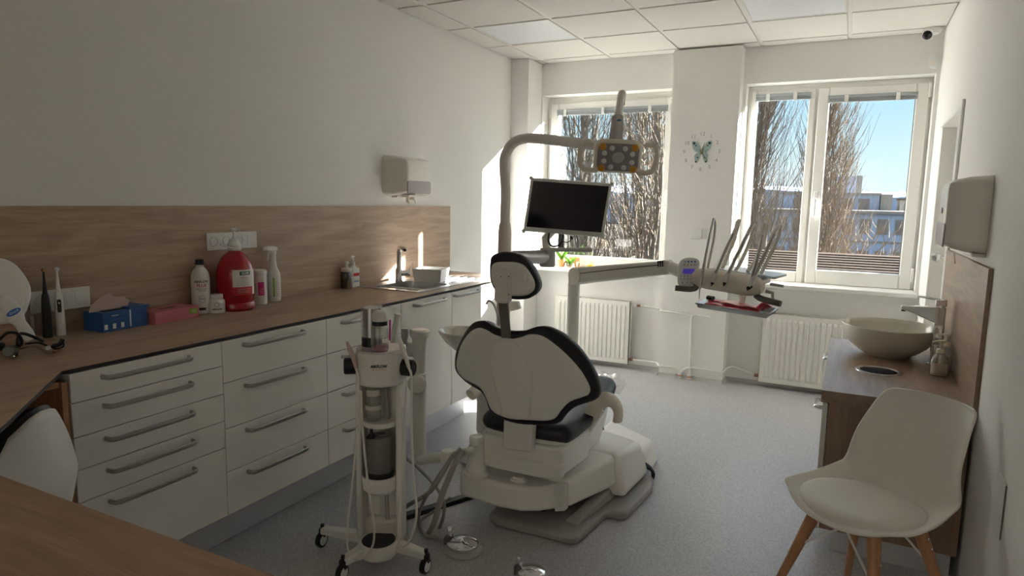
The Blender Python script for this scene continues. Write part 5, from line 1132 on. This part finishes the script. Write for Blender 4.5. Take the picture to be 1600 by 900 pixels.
MB().lathe([(0, -.10), (.0765, -.10)], (HX, HY, .7), n=32).build('chute', M['black'], t)
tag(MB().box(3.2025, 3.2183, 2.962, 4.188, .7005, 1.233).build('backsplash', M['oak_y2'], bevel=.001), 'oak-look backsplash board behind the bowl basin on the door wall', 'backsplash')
BX, BY = 2.955, 3.86
t = T('vessel_basin', 'round cream bowl basin standing on the worktop under the twin window', 'basin', (BX, BY, .7003))
MB().lathe([(0, .0), (.10, .0), (.105, .006), (.135, .022), (.175, .055), (.203, .095), (.216, .135), (.219, .152), (.2165, .156), (.212, .152), (.208, .135), (.194, .098), (.165, .060), (.12, .030), (.06, .018), (0, .016)], (BX, BY, .7003), n=56).build('bowl', M['ceramic'], t)
MB().lathe([(0, .018), (.02, .0185), (.024, .0165)][::-1], (BX, BY, .7003), n=20).build('drain', M['chrome'], t)
# tall tap
t = T('basin_tap', 'tall chrome single-lever tap leaning over the bowl basin', 'tap', (3.15, 3.72, .7002))
x, y = 3.150, 3.72
b = MB(); b.hexa([(x-.024, y-.022, .7002), (x+.024, y-.022, .7002), (x+.024, y+.022, .7002), (x-.024, y+.022, .7002), (x-.022, y-.02, .985), (x+.022, y-.02, .985), (x+.022, y+.02, .985), (x-.022, y+.02, .985)]); b.build('column', M['chrome'], t, bevel=.006, seg=3)
b = MB(); b.hexa([(x-.160, y-.020, .962), (x-.0, y-.021, .90), (x-.0, y+.021, .90), (x-.160, y+.020, .962), (x-.165, y-.020, .978), (x-.0, y-.021, .985), (x-.0, y+.021, .985), (x-.165, y+.020, .978)]); b.build('spout', M['chrome'], t, bevel=.006, seg=3)
MB().lathe([(.010, 0), (.010, .008)], (x-.150, y, .950), n=14).build('aerator', M['edge'], t)
lv = MB().box(x-.024, x+.024, y-.022, y+.022, .987, 1.022).build('mixer', M['chrome'], t, bevel=.006, seg=3)
b = MB(); b.hexa([(x-.09, y-.015, 1.024), (x, y-.018, 1.012), (x, y+.018, 1.012), (x-.09, y+.015, 1.024), (x-.092, y-.015, 1.032), (x, y-.018, 1.022), (x, y+.018, 1.022), (x-.092, y+.015, 1.032)]); b.build('lever', M['chrome'], lv, bevel=.003)
MB().lathe([(0, 0), (.036, 0), (.036, .005), (.030, .008), (0, .008)], (x, y, .7002), n=24).build('base_ring', M['chrome'], t)
# soap bottles
def soap(lb, x, y, prof, ring, mb_):
    t = T('soap_dispenser', lb, 'soap bottle', (x, y, .7002), 'soap bottles beside the bowl basin')
    MB().lathe(prof, (x, y, .7002), n=30).build('body', mb_, t)
    MB().lathe([(0, ring), (.018, ring), (.018, ring+.016), (.012, ring+.02), (.006, ring+.022), (.006, ring+.045), (.014, ring+.047), (.015, ring+.058), (0, ring+.06)], (x, y, .7002), n=20).build('pump', M['unit2'], t)
    MB().tube([(x, y, .7002+ring+.052), (x-.02, y-.004, .7002+ring+.053), (x-.036, y-.007, .7002+ring+.048)], [.006, .005, .004], 8).build('spout', M['unit2'], t)
    return t
t = soap('clear soap pump bottle with pale label, nearer the camera of the two by the tap', 3.145, 3.50, [(0, 0), (.034, 0), (.037, .004), (.037, .065), (.034, .078), (.022, .092), (.015, .098), (.015, .104)], .103, M['clear'])
MB().lathe([(0, .004), (.033, .004), (.033, .045), (0, .045)], (3.145, 3.50, .7002), n=24).build('soap', mat('pale_soap', (.66,.60,.48), .3), t)
MB().surf(lambda u, v: (3.145+.0374*math.cos(-2.6+1.9*u), 3.50+.0374*math.sin(-2.6+1.9*u), .7002+.018+.042*v), 12, 1).build('label', M['paper'], t)
for k in range(4): MB().surf(lambda u, v: (3.145+.0378*math.cos(-2.3+1.2*u), 3.50+.0378*math.sin(-2.3+1.2*u), .7002+.024+.009*k+.0025*v), 10, 1).build('printed_line', M['unitg'], t)
t = soap('slimmer clear soap pump bottle against the oak backsplash', 3.172, 3.585, [(0, 0), (.026, 0), (.028, .004), (.028, .10), (.024, .112), (.014, .118), (.014, .122)], .121, M['clear'])
MB().lathe([(0, .004), (.024, .004), (.024, .08), (0, .08)], (3.172, 3.585, .7002), n=24).build('soap', M['unit2'], t)

# towel dispenser on the right wall
DYc = 3.29
t = T('towel_dispenser', 'cream paper towel dispenser on the door wall above the basin backsplash', 'dispenser', (XR, DYc, 1.27))
dispenser(t, lambda a, z, d: (XR-.001-d*1.0, DYc+a, 1.275+z), .30, .305, .145)
MB().prism([(.0, .012), (.012, .004), (.02, 0), (.012, -.004), (0, -.012), (-.01, 0)], lambda a, z, h: (XR-.143-h, DYc-.02+a, 1.44+z), 0, .006).build('lock', M['edge'], t)
b = MB(); b.surf(lambda u, v: (XR-.09+.01*v, DYc+.02+(u-.5)*.07*(1-.4*v), 1.268-.045*v), 4, 3); b.build('paper_end', M['paper'], t, solid=.002)
MB().box(XR-.05, XR-.0005, DYc-.15, DYc+.15, 1.262, 1.275).build('back_plate', M['disp'], t, bevel=.004)

# shaft cover in the right wall
t = T('access_hatch', 'small white hatch set in the wall beside the visitor chair', 'hatch', (XR, 2.45, .55))
MB().box(XR-.004, XR-.0003, 2.385, 2.535, .45, .63).build('cover', M['wall'], t, bevel=.001)
MB().box(XR-.0045, XR-.0002, 2.3815, 2.3832, .455, .625).build('gap', M['rubber'], t)

# ------------------------------------------------------------------ visitor chair
vc = T('visitor_chair', 'pale grey-beige shell chair with wooden legs in front of the washbasin cabinet', 'chair', (2.862, 2.475, 0), rot=-.66)
prof = [(-.222, .425, .19), (-.20, .437, .218), (-.12, .432, .238), (0, .424, .234), (.09, .428, .222), (.15, .445, .215), (.188, .49, .210), (.216, .56, .200), (.255, .65, .188), (.305, .73, .174), (.330, .768, .165), (.337, .781, .153), (.339, .786, .138)]
def shp(u, v):
    s = u*2-1; f = v*(len(prof)-1); i = min(int(f), len(prof)-2); q = f-i
    a = [prof[max(0, min(len(prof)-1, j))] for j in (i-1, i, i+1, i+2)]
    c = [.5*((2*a[1][k])+(a[2][k]-a[0][k])*q+(2*a[0][k]-5*a[1][k]+4*a[2][k]-a[3][k])*q*q+(3*a[1][k]-a[0][k]-3*a[2][k]+a[3][k])*q**3) for k in range(3)]
    y, z, w_ = c
    e = abs(s)**2.6
    back = max(0, min(1, (v-.38)/.25)); seat_ = 1-back
    wing = math.exp(-((v-.38)/.17)**2)*.6
    z += e*(.035*seat_ + .055*wing)
    y += -e*(.075*back)*(1-.35*max(0, (v-.75)/.25))
    y += e*.085*max(0, 1-v/.2)     # rounded front corners
    z -= .022*(1-e*1.0)*0
    if v > .8: z -= .018*(1-abs(s)**1.6)*(v-.8)/.2*-0.2
    return (s*w_, y, z)
vb = MB(); vb.surf(shp, 28, 44)
o = vb.build('shell', M['seat'], vc, world=False, solid=.011, subd=1)
op = [(.205*math.cos(a)*(1-.06*math.sin(a)), -.025+.188*math.sin(a)) for a in [2*PI*k/36 for k in range(36)]]
def seatz(x, y): return .438 + .10*abs(x)**2*2 + (.12*max(0, y-.06)**2*4)
MB().pad(op, lambda x, y, h: (x, y, seatz(x, y)+h), .032, .004, .05, .016).build('seat_pad', M['seatpad'], vc, world=False)
for sx in (-1, 1):
    for sy in (-1, 1):
        top = Vector((sx*.105, sy*.105+.0, .415)); bot = Vector((sx*.215, sy*.215+.01, .002))
        lg = MB().tube([bot, bot.lerp(top, .5), bot.lerp(top, .9), top], [.011, .017, .022, .021], 14).build('leg', M['beech'], vc, world=False)
        for k_, q in enumerate((.80, .88)):
            p = bot.lerp(top, q); MB().lathe([(.004, -.024), (.004, .024)], p, (1, 0, 0), 8).build('bolt', M['chrome'], lg, world=False)
MB().box(-.12, .12, -.018, .018, .398, .412).box(-.018, .018, -.12, .12, .398, .412).build('cross_frame', M['rubber'], vc, world=False)
for sx, sy in ((-1, -1), (1, 1), (-1, 1), (1, -1)):
    p = Vector((sx*.215, sy*.215+.01, .002)).lerp(Vector((sx*.105, sy*.105, .415)), .62)
    MB().tube([p, Vector((-sx*.02, sy*.10, .405))], .004, 8).build('brace', M['white'], vc, world=False)

# ------------------------------------------------------------------ radiators and pipes
def radiator(lb, x0, x1, z0, z1, y):
    t = T('radiator', lb, 'radiator', ((x0+x1)/2, y, z0), 'panel radiators under the windows')
    w_ = x1-x0; n_ = round((w_-.06)/.040); p_ = (w_-.06)/n_
    b = MB(); xs_ = []
    prof_ = [(x0, 0)]
    x = x0+.03; prof_.append((x, 0))
    for k in range(n_): prof_ += [(x+p_*.12, 0), (x+p_*.28, -.009), (x+p_*.72, -.009), (x+p_*.88, 0)]; x += p_
    prof_ += [(x1, 0)]
    # front sheet: flat margin top and bottom, ribs between
    rows = [(z0, 0), (z0+.035, 0), (z0+.055, 1), (z1-.055, 1), (z1-.035, 0), (z1, 0)]
    vs = [(px, y+d*k, z) for z, k in rows for px, d in prof_]; m = len(prof_)
    b.add(vs, [(r*m+i, r*m+i+1, (r+1)*m+i+1, (r+1)*m+i) for r in range(len(rows)-1) for i in range(m-1)])
    b.box(x0, x1, y+.010, y+.018, z0, z1); b.add([(x0,y,z0),(x0,y+.012,z0),(x0,y+.012,z1),(x0,y,z1),(x1,y,z0),(x1,y+.012,z0),(x1,y+.012,z1),(x1,y,z1)], [(0,1,2,3),(4,5,6,7),(0,4,5,1),(3,2,6,7)])
    b.build('panel', M['rad'], t, ang=20)
    MB().box(x0+.004, x1-.004, y+.055, y+.068, z0+.004, z1-.004).build('rear_panel', M['rad'], t)
    MB().box(x0, x0+.003, y, y+.07, z0+.01, z1).box(x1-.003, x1, y, y+.07, z0+.01, z1).build('side_cover', M['rad'], t)
    g = MB(); q = x0+.012
    while q < x1-.012: g.box(q, q+.012, y+.014, y+.056, z1-.006, z1-.001); q += .024
    g.box(x0, x1, y+.008, y+.016, z1-.008, z1).box(x0, x1, y+.054, y+.07, z1-.008, z1)
    g.build('top_grille', M['rad'], t)
    return t
RY = 5.54
r1 = radiator('white panel radiator under the single window beside the column', .388, 1.096, .047, .596, RY)
r2 = radiator('white panel radiator under the twin window beside the washbasin cabinet', 2.172, 3.10, .047, .60, RY)
MB().lathe([(0, 0), (.011, 0), (.011, .02), (.016, .022), (.016, .05), (.012, .052), (0, .052)], (1.096, RY+.035, .565), (1,0,0), 16).build('valve', M['white'], r1)
MB().lathe([(.010, 0), (.010, .028)], (1.15, RY+.035, .565), (1,0,0), 12).build('valve_joint', M['copper'], r1)
MB().lathe([(.012, 0), (.014, .03), (.010, .035)], (1.096, RY+.035, .085), (1,0,0), 12).build('return_joint', M['copper'], r1)
MB().lathe([(.012, 0), (.014, .03), (.010, .035)], (2.172, RY+.035, .085), (-1,0,0), 12).build('return_joint', M['copper'], r2)
tp_ = T('heating_pipes', 'white heating pipes running over the pillar between both radiators', 'pipes', (1.66, 5.47, 0))
PF = 5.472
MB().tube(spl([(1.17, RY+.035, .565), (1.34, RY+.035, .555), (1.372, 5.53, .555), (1.38, PF, .556), (1.43, PF, .553), (1.60, PF, .545), (1.66, PF, .545)], 5), .0085, 10).build('flow_pipe', M['pvc'], tp_)
MB().tube(spl([(1.78, PF, .538), (1.665, PF, .545), (1.640, PF, .53), (1.637, PF, .48), (1.640, PF, .30), (1.645, PF, .10), (1.645, PF, .02)], 5), .0085, 10).build('riser_pipe', M['pvc'], tp_)
MB().tube(spl([(1.13, RY+.035, .085), (1.33, RY+.03, .085), (1.375, 5.50, .085), (1.40, PF, .086), (1.50, PF, .088), (1.54, PF, .085), (1.565, PF, .06), (1.568, PF, .02)], 5), .0085, 10).build('return_pipe', M['pvc'], tp_)
MB().tube(spl([(1.568, PF-.004, .05), (1.60, PF, .085), (1.68, PF, .105), (1.86, PF, .10), (1.91, PF-.002, .10), (1.935, 5.52, .13), (1.97, 5.56, .135), (2.05, RY+.035, .11), (2.14, RY+.035, .085)], 5), .0085, 10).build('return_pipe', M['pvc'], tp_)
for x in (1.568, 1.645):
    v = MB().lathe([(.012, .006), (.017, .012), (.017, .045), (.012, .05)], (x, PF, 0), n=14).build('valve', M['pvc'], tp_)
    MB().lathe([(.0178, .022), (.0178, .032)], (x, PF, 0), n=14).build('red_ring', M['terra'], v)
    MB().lathe([(.008, 0), (.008, .025)], (x+(.012 if x > 1.6 else -.037), PF, .03), (1,0,0), 10).build('valve_cap', M['handle'], v)

# ------------------------------------------------------------------ clock, switch, camera, sensor
CKX, CKZ, CKY = 1.640, 1.857, 5.4855
t = T('wall_clock', 'frameless clock of loose numerals round a pale butterfly on the pillar', 'clock', (CKX, CKY, CKZ))
for k in range(1, 13):
    a = PI/2 - k*PI/6
    lettering(str(k), .042, (CKX+.137*math.cos(a), CKY-.0005, CKZ+.137*math.sin(a)), (1,0,0), (0,0,1), M['digit'], t, name='numeral')
def wing(pts, m, nm, off):
    p = smooth2([(CKX+a, CKZ+b_) for a, b_ in pts], 3); return MB().prism(p, lambda x, z, h: (x, CKY-h, z), off, off+.003).build(nm, m, t)
for s in (-1, 1):
    w1_ = wing([(s*.004, .0), (s*.02, .045), (s*.045, .078), (s*.078, .082), (s*.074, .045), (s*.058, .012), (s*.03, -.004)], M['teal'], 'upper_wing', .001)
    w2_ = wing([(s*.004, -.006), (s*.03, -.008), (s*.052, -.03), (s*.046, -.07), (s*.034, -.088), (s*.018, -.06), (s*.008, -.03)], M['teal'], 'lower_wing', .001)
    for (q, rr) in (((.060, .066), .010), ((.046, .048), .006)): MB().lathe([(rr, 0), (rr, .0008)], (CKX+s*q[0], CKY-.0042, CKZ+q[1]), (0,-1,0), 10).build('wing_spot', M['ink'], w1_)
    for (q, rr) in (((.040, -.078), .007), ((.028, -.045), .006)): MB().lathe([(rr, 0), (rr, .0008)], (CKX+s*q[0], CKY-.0042, CKZ+q[1]), (0,-1,0), 10).build('wing_spot', M['ink'], w2_)
def hand(a, L_, w_): d = Vector((math.cos(a), 0, math.sin(a))); return MB().tube([Vector((CKX, CKY-.009, CKZ))-d*.02, Vector((CKX, CKY-.009, CKZ))+d*L_], [w_, w_*.5], 6).build('hand', M['olive'], t)
hand(PI/2-.33, .075, .004); hand(-PI/2+.62, .095, .0035)
MB().lathe([(0, .012), (.008, .011), (.010, 0)][::-1], (CKX, CKY, CKZ), (0,-1,0), 16).build('hub', M['olive'], t)
t = T('light_switch', 'white double light switch on the pillar below the clock', 'switch', (1.638, CKY, 1.206))
MB().box(1.593, 1.683, CKY-.012, CKY, 1.163, 1.249).build('frame', M['white'], t, bevel=.004)
MB().box(1.613, 1.640, CKY-.014, CKY-.0101, 1.180, 1.232).build('rocker', M['white'], t, bevel=.002)
MB().box(1.642, 1.666, CKY-.013, CKY-.0101, 1.180, 1.232).build('rocker', M['white'], t, bevel=.002)
t = T('ceiling_camera', 'white dome camera with black eye under the ceiling corner', 'camera', (3.13, 5.50, H))
MB().lathe([(0, -.002), (.055, -.002), (.055, -.025), (.045, -.035), (0, -.036)], (3.135, 5.52, H), n=32).build('base', M['white'], t)
bl = MB().lathe([(0, .034), (.022, .027), (.032, .012), (.034, 0), (.032, -.012), (.022, -.027), (0, -.034)], (3.1099, 5.4700, 2.6153), (.0, 0, 1), 28).build('ball', M['white'], t)
MB().lathe([(.030, .014), (.026, .024), (.018, .031), (0, .034)], (3.1081, 5.4680, 2.6129), (-.15, -.85, -.25), 24).build('lens_cover', M['screen'], bl)
t = T('motion_sensor', 'small white motion sensor on the wall corner below the camera', 'sensor', (3.19, 5.60, 2.44))
MB().prism([(-.036, .045), (.036, .045), (.036, -.02), (.020, -.052), (-.020, -.052), (-.036, -.02)], lambda a, z, h: (3.178+a*.75+h*-.5, 5.612+a*.5-h*.85, 2.462+z), 0, .035).build('body', M['white'], t, bevel=.006, seg=3)
MB().prism([(-.024, .005), (.024, .005), (.024, -.03), (-.024, -.03)], lambda a, z, h: (3.178+a*.75+h*-.5, 5.612+a*.5-h*.85, 2.462+z), .035, .038).build('sensor_window', M['disp'], t, bevel=.001)

# ------------------------------------------------------------------ on the sill of the single window
SZ = .8522
t = T('potted_plant', 'small leafy plant in a clay pot on the sill beside the arm joint', 'plant', (.40, 5.66, SZ))
MB().lathe([(0, 0), (.026, 0), (.036, .055), (.039, .056), (.039, .066), (.034, .066), (.03, .05), (0, .048)], (.405, 5.64, SZ), n=24).build('pot', M['terra'], t)
b = MB()
for k in range(26):
    a = random.uniform(0, 2*PI); L_ = random.uniform(.06, .16); c = Vector((.405, 5.64, SZ+.05)); d = Vector((math.cos(a)*.4, math.sin(a)*.25, 1)).normalized(); s_ = d.cross(Vector((math.sin(a), -math.cos(a), .2))).normalized()
    b.add([c, c+d*L_*.5+s_*.012, c+d*L_+Vector((math.cos(a), math.sin(a), 0))*.03, c+d*L_*.5-s_*.012], [(0,1,2,3)])
b.build('leaves', M['leaf'], t, flat=True)
t = T('wooden_crate', 'small open wooden tray with odds and ends on the window sill', 'crate', (.49, 5.67, SZ))
b = MB().box(.42, .56, 5.62, 5.70, SZ, SZ+.006); b.box(.42, .56, 5.695, 5.70, SZ+.006, SZ+.085).box(.42, .425, 5.62, 5.695, SZ+.006, SZ+.05).box(.555, .56, 5.62, 5.695, SZ+.006, SZ+.05); b.build('body', M['beech'], t, bevel=.001)
t = T('potted_plant', 'tiny green plant in a glass jar in the middle of the sill', 'plant', (.505, 5.59, SZ))
MB().lathe([(0, 0), (.020, 0), (.022, .03), (.019, .045)], (.505, 5.59, SZ), n=20).build('jar', M['clearg'], t)
b = MB()
for k in range(18):
    a = random.uniform(0, 2*PI); L_ = random.uniform(.05, .11); c = Vector((.505, 5.59, SZ+.02)); d = Vector((math.cos(a)*.5, math.sin(a)*.3, 1)).normalized(); s_ = d.cross(Vector((math.sin(a), -math.cos(a), .2))).normalized()
    b.add([c, c+d*L_*.6+s_*.014, c+d*L_+Vector((math.cos(a), math.sin(a), 0))*.02, c+d*L_*.6-s_*.014], [(0,1,2,3)])
b.build('leaves', M['leaf'], t, flat=True)
for k, (x, m, lb) in enumerate(((.475, 'white', 'small white figurine on the sill beside the glass jar plant'), (.545, 'unit2', 'small ivory figurine on the sill between jar plant and yellow glass'), (.625, 'terra', 'small brown seashell on the sill beside the yellow glass'))):
    t = T('figurine' if k < 2 else 'seashell', lb, 'ornament', (x, 5.575, SZ))
    if k < 2:
        MB().lathe([(0, 0), (.012, 0), (.014, .01), (.010, .022), (.006, .028), (0, .029)], (x, 5.575, SZ), n=14).build('body', M[m], t); MB().lathe([(0, .026), (.007, .029), (.009, .035), (.006, .042), (0, .044)], (x, 5.575, SZ), n=14).build('head', M[m], t)
    else: MB().tube(spl([(x-.02, 5.575, SZ+.007), (x, 5.57, SZ+.013), (x+.022, 5.575, SZ+.006)], 4), [.004, .008, .011, .013, .013, .011, .008, .005, .002], 10).build('shell', M[m], t)
t = T('oil_glass', 'round glass half full of yellow liquid on the window sill', 'glass', (.705, 5.585, SZ))
MB().lathe([(0, 0), (.024, 0), (.036, .015), (.040, .035), (.036, .06), (.031, .075)], (.705, 5.585, SZ), n=28, caps=False).build('glass', M['clearg'], t)
MB().lathe([(0, .003), (.023, .003), (.0345, .016), (.0382, .034), (.0375, .040), (0, .040)], (.705, 5.585, SZ), n=28).build('liquid', M['yellow'], t)

# ------------------------------------------------------------------ outside: bare trees, roofs, far buildings
GZ = -9.0
struct(MB().box(-150, 200, 6.4, 400, GZ-.3, GZ).build('ground', M['soil']))
def tree_mesh(seed, h, spread, nb, tw, lean=.25, clear_=.06, rad=.16):
    rnd = random.Random(seed); mb = MB(); lo = MB()
    def limb(pts, rs, n=3): (mb if rs[0] > .012 else lo).tube(pts, rs, n)
    N = 10; tr_ = [Vector((rnd.uniform(-1,1)*.012*h*(k > 0), rnd.uniform(-1,1)*.012*h*(k > 0), h*k/N)) for k in range(N+1)]
    limb(tr_, [rad*(1-k/N)**.8+.008 for k in range(N+1)], 6)
    for i in range(nb):
        t_ = clear_ + (.97-clear_)*(i+rnd.random())/nb
        f = t_*N; j = min(int(f), N-1); p = tr_[j].lerp(tr_[j+1], f-j)
        a = i*2.4 + rnd.uniform(-.5, .5); L_ = h*lean*(1-t_)**.55*rnd.uniform(.7, 1.2)+.35
        out = Vector((math.cos(a), math.sin(a), 0)); wv = spread*L_*rnd.uniform(.75, 1.2)
        pts = []
        for k in range(6):
            q = k/5; pts.append(p + out*(wv*(q**.45)+.12*q*L_*spread) + Vector((rnd.uniform(-1,1), rnd.uniform(-1,1), 0))*.035*L_*q + Vector((0, 0, L_*(q**1.25)*(1-spread*.35))))
        r0 = max(.010, rad*.22*(1-t_)**.7)*rnd.uniform(.7, 1.1)
        limb(pts, [r0*(1-k/5)**.7+.005 for k in range(6)], 4)
        for m_ in range(tw):
            q = rnd.uniform(.15, 1)*5; k = min(int(q), 4); s = pts[k].lerp(pts[k+1], q-k)
            a2 = a + rnd.uniform(-1.9, 1.9); l2 = L_*rnd.uniform(.22, .5)+.12; o2 = Vector((math.cos(a2), math.sin(a2), 0))
            e1 = s + o2*l2*.28*(1+spread) + Vector((0, 0, l2*.45)); e2 = s + o2*l2*.40*(1+spread) + Vector((rnd.uniform(-.1,.1)*l2, rnd.uniform(-.1,.1)*l2, l2))
            limb([s, e1, e2], [.0105, .007, .004], 3)
            for z_ in range(2):
                b0 = s.lerp(e1, rnd.uniform(.3, 1)); a3 = a2+rnd.uniform(-1.4, 1.4); l3 = l2*rnd.uniform(.35, .7)
                limb([b0, b0+Vector((math.cos(a3)*l3*.38, math.sin(a3)*l3*.38, l3*.8))], [.0065, .0035], 3)
    return mb, lo
def make_tree(nm, lb, cat, seed, h, spread, nb, tw, lean, pos, group, rad=.16, clear_=.06):
    t = T(nm, lb, cat, pos, group)
    a, b_ = tree_mesh(seed, h, spread, nb, tw, lean, clear_, rad)
    a.build('trunk', M['bark'], t, world=False, flat=True); b_.build('twigs', M['barkl'], t, world=False, flat=True)
    return t
def again(src, pos, rz, sc_, lb):
    c = copy_tree(src); c.location = pos; c.rotation_euler = (0, 0, rz); c.scale = sc_; c['label'] = lb; return c
GP = 'bare poplars outside the windows'
# twin window
pA = make_tree('poplar_tree', 'tall bare poplar filling the narrow pane of the twin window', 'tree', 11, 16.5, .135, 125, 10, .34, (-.1, 22, GZ), GP, .22)
pB = make_tree('poplar_tree', 'slender bare poplar against the sky between the two big ones', 'tree', 12, 13.0, .11, 95, 9, .26, (1.55, 27, GZ), GP, .14)
pC = make_tree('poplar_tree', 'bare poplar behind the handle side of the wide pane of the twin window', 'tree', 13, 14.3, .125, 125, 10, .32, (2.05, 23, GZ), GP, .17)
again(pA, (-1.7, 26, GZ), 1.3, (1.05, 1.05, 1.0), 'bare poplar close beside the pillar edge of the twin window')
# single window
lbs = ['thick-limbed bare poplar at the column side of the single window', 'bare poplar rising behind the monitor', 'bare poplar behind the operating lamp', 'bare poplar at the pillar side of the single window']
pD = make_tree('poplar_tree', lbs[0], 'tree', 21, 16.5, .14, 100, 6, .34, (-4.7, 16, GZ), GP, .22)
pE = make_tree('poplar_tree', lbs[1], 'tree', 22, 17.0, .13, 95, 6, .32, (-3.5, 16, GZ), GP, .2)
for k, (x, y, src, s) in ((2, (-2.1, 16.5, pD, 1.0)), (3, (-1.3, 15.5, pE, .95))):
    again(src, (x, y, GZ), 1.1*k+.4, (s, s, s), lbs[k])
# lower, wider bare trees in front
GL = 'low bare trees below the windows'
q0 = make_tree('bare_tree', 'low spreading bare tree below the wide pane of the twin window', 'tree', 31, 9.4, .75, 46, 9, .42, (3.0, 27, GZ), GL, .12, .25)
q1 = make_tree('bare_tree', 'low spreading bare tree below the narrow pane of the twin window', 'tree', 32, 8.9, .6, 46, 9, .40, (.6, 17, GZ), GL, .12, .25)
lbs = ['low bare tree behind the dental tools', 'low bare tree at the sash handle of the twin window', 'low bare tree below the monitor', 'low bare tree at the pillar side of the single window', 'low bare tree at the hinge side of the twin window']
for k, (x, y, src, s) in enumerate(((-.9, 18, q1, 1.0), (1.6, 19.5, q0, .9), (-4.0, 13.0, q1, 1.0), (-1.6, 13.4, q0, .93), (4.6, 30, q1, .92))):
    again(src, (x, y, GZ), .9*k, (s, s, s), lbs[k])
# evergreen scrub at the column side
t = T('evergreen_shrub', 'green climbing shrub at the lower column side of the single window', 'shrub', (-2.75, 10.2, GZ))
b = MB(); rnd = random.Random(5)
for k in range(1400):
    p = Vector((-2.75+rnd.gauss(0, .55), 10.2+rnd.gauss(0, .4), GZ+rnd.uniform(0, 10.3))); a = rnd.uniform(0, 6.3); d = Vector((math.cos(a), math.sin(a), rnd.uniform(-.6, .6)))*rnd.uniform(.05, .12); s_ = Vector((-d.y, d.x, rnd.uniform(-.05, .05)))*.5
    b.add([p-d, p+s_, p+d, p-s_], [(0,1,2,3)])
b.build('foliage', M['leaf'], t, flat=True)
MB().tube([(-2.75, 10.2, GZ), (-2.7, 10.2, GZ+5), (-2.75, 10.2, GZ+10)], [.08, .06, .02], 6).build('stem', M['bark'], t)
# near tiled roof
t = T('tiled_roof', 'low brown tiled roof just below the twin window', 'roof', (2.5, 15, GZ))
b = MB(); x0, x1, y0, y1 = -.6, 9.0, 11.0, 16.0; z0, z1 = -.55, .42
rows = 26
for r in range(rows):
    ya, yb = y0+(y1-y0)*r/rows, y0+(y1-y0)*(r+1)/rows; za, zb = z0+(z1-z0)*r/rows, z0+(z1-z0)*(r+1)/rows
    b.box(x0, x1, ya, yb+.05, za-.02, za+.05) if False else b.hexa([(x0, ya, za-.02), (x1, ya, za-.02), (x1, yb+.06, zb-.02), (x0, yb+.06, zb-.02), (x0, ya, za+.045), (x1, ya, za+.045), (x1, yb+.06, zb+.022), (x0, yb+.06, zb+.022)])
b.build('tile_courses', M['rooft'], t)
MB().box(x0+.3, x1-.3, y0+.3, y1+5, GZ, z0-.05).build('walls', M['bwhite'], t)
# far blue building
def building(lb, x0, x1, y, z1, dep, wins, mw_='bwall'):
    t = T('office_building', lb, 'building', ((x0+x1)/2, y, GZ))
    MB().box(x0, x1, y, y+dep, GZ, z1).build('walls', M[mw_], t)
    MB().box(x0-.4, x1+.4, y-.5, y+dep, z1, z1+.35).build('roof_edge', M['bwhite'], t)
    for (xa, za, w_, h_) in wins:
        f = MB(); f.box(xa, xa+w_, y-.06, y+.02, za, za+h_); f = f.build('window', M['bwhite'], t)
        MB().box(xa+.12, xa+w_-.12, y-.09, y-.05, za+.12, za+h_-.12).build('pane', M['bglass'], f)
    return t
wins = [(-12.6+2.05*k, -2.15, 1.35, 2.0) for k in range(13)] + [(-12.6+2.05*k, -6.3, 1.35, 2.0) for k in range(13)]
t = building('long blue-grey office block with a row of windows seen through the wide pane', -14, 24, 100, .55, 20, wins)
MB().box(-6, 9.0, 99.92, 100, -3.3, -3.05).build('ledge', M['bwhite'], t)
t = T('office_building', 'set-back upper block with a white end wall above the blue office block', 'building', (2, 121, GZ))
MB().box(-8, 6.6, 121, 131, GZ, 3.3).build('walls', M['bwall'], t); MB().box(-8.2, 6.8, 120.7, 131, 3.3, 3.6).build('roof_edge', M['bwhite'], t)
MB().box(6.7, 8.3, 120, 131, GZ, 3.4).build('end_wall', M['bwhite'], t)
for k in range(5): MB().box(-6+2.4*k, -4.4+2.4*k, 120.95, 121.0, .9, 2.7).build('window', M['bglass'], t)
t = T('office_building', 'blue roof tower rising above the far roofs beside the poplar', 'building', (2, 140, GZ))
MB().box(-.6, 3.2, 140, 146, GZ, 7.0).build('walls', M['bwall'], t); MB().box(3.2, 4.1, 140.2, 146, GZ, 7.1).build('end_wall', M['bwhite'], t)
t = T('house', 'small pale house on the far skyline beside the window hinge side', 'house', (13, 130, GZ))
MB().box(9.6, 12.0, 125, 132, GZ, 2.6).build('walls', M['bwhite'], t); MB().box(9.4, 12.2, 124.7, 132, 2.6, 2.85).build('roof', M['rooft'], t); MB().box(10.2, 11.2, 124.9, 125, .9, 1.9).build('window', M['bglass'], t)
t = T('house', 'second pale house on the far skyline, partly behind the window frame', 'house', (16, 130, GZ))
MB().box(13.2, 18, 128, 134, GZ, 2.0).build('walls', M['bwhite'], t); MB().box(13.0, 18.2, 127.7, 134, 2.0, 2.3).build('roof', M['rooft'], t); MB().box(14.2, 15.4, 127.9, 128, .5, 1.5).build('window', M['bglass'], t)
b = MB(); rnd = random.Random(9); xs_ = [-160+8*k for k in range(60)]; hs = [6.5+1.6*math.sin(k*.5)+1.2*rnd.random() for k in range(60)]
b.add([(x, 330, GZ) for x in xs_]+[(x, 330, h) for x, h in zip(xs_, hs)]+[(x, 380, GZ) for x in xs_]+[(x, 380, h+3) for x, h in zip(xs_, hs)], [(i, i+1, 61+i, 60+i) for i in range(59)]+[(60+i, 61+i, 181+i, 180+i) for i in range(59)])
struct(b.build('hills', mat('far_hills', (.30,.36,.44), .95, scale=.05)))
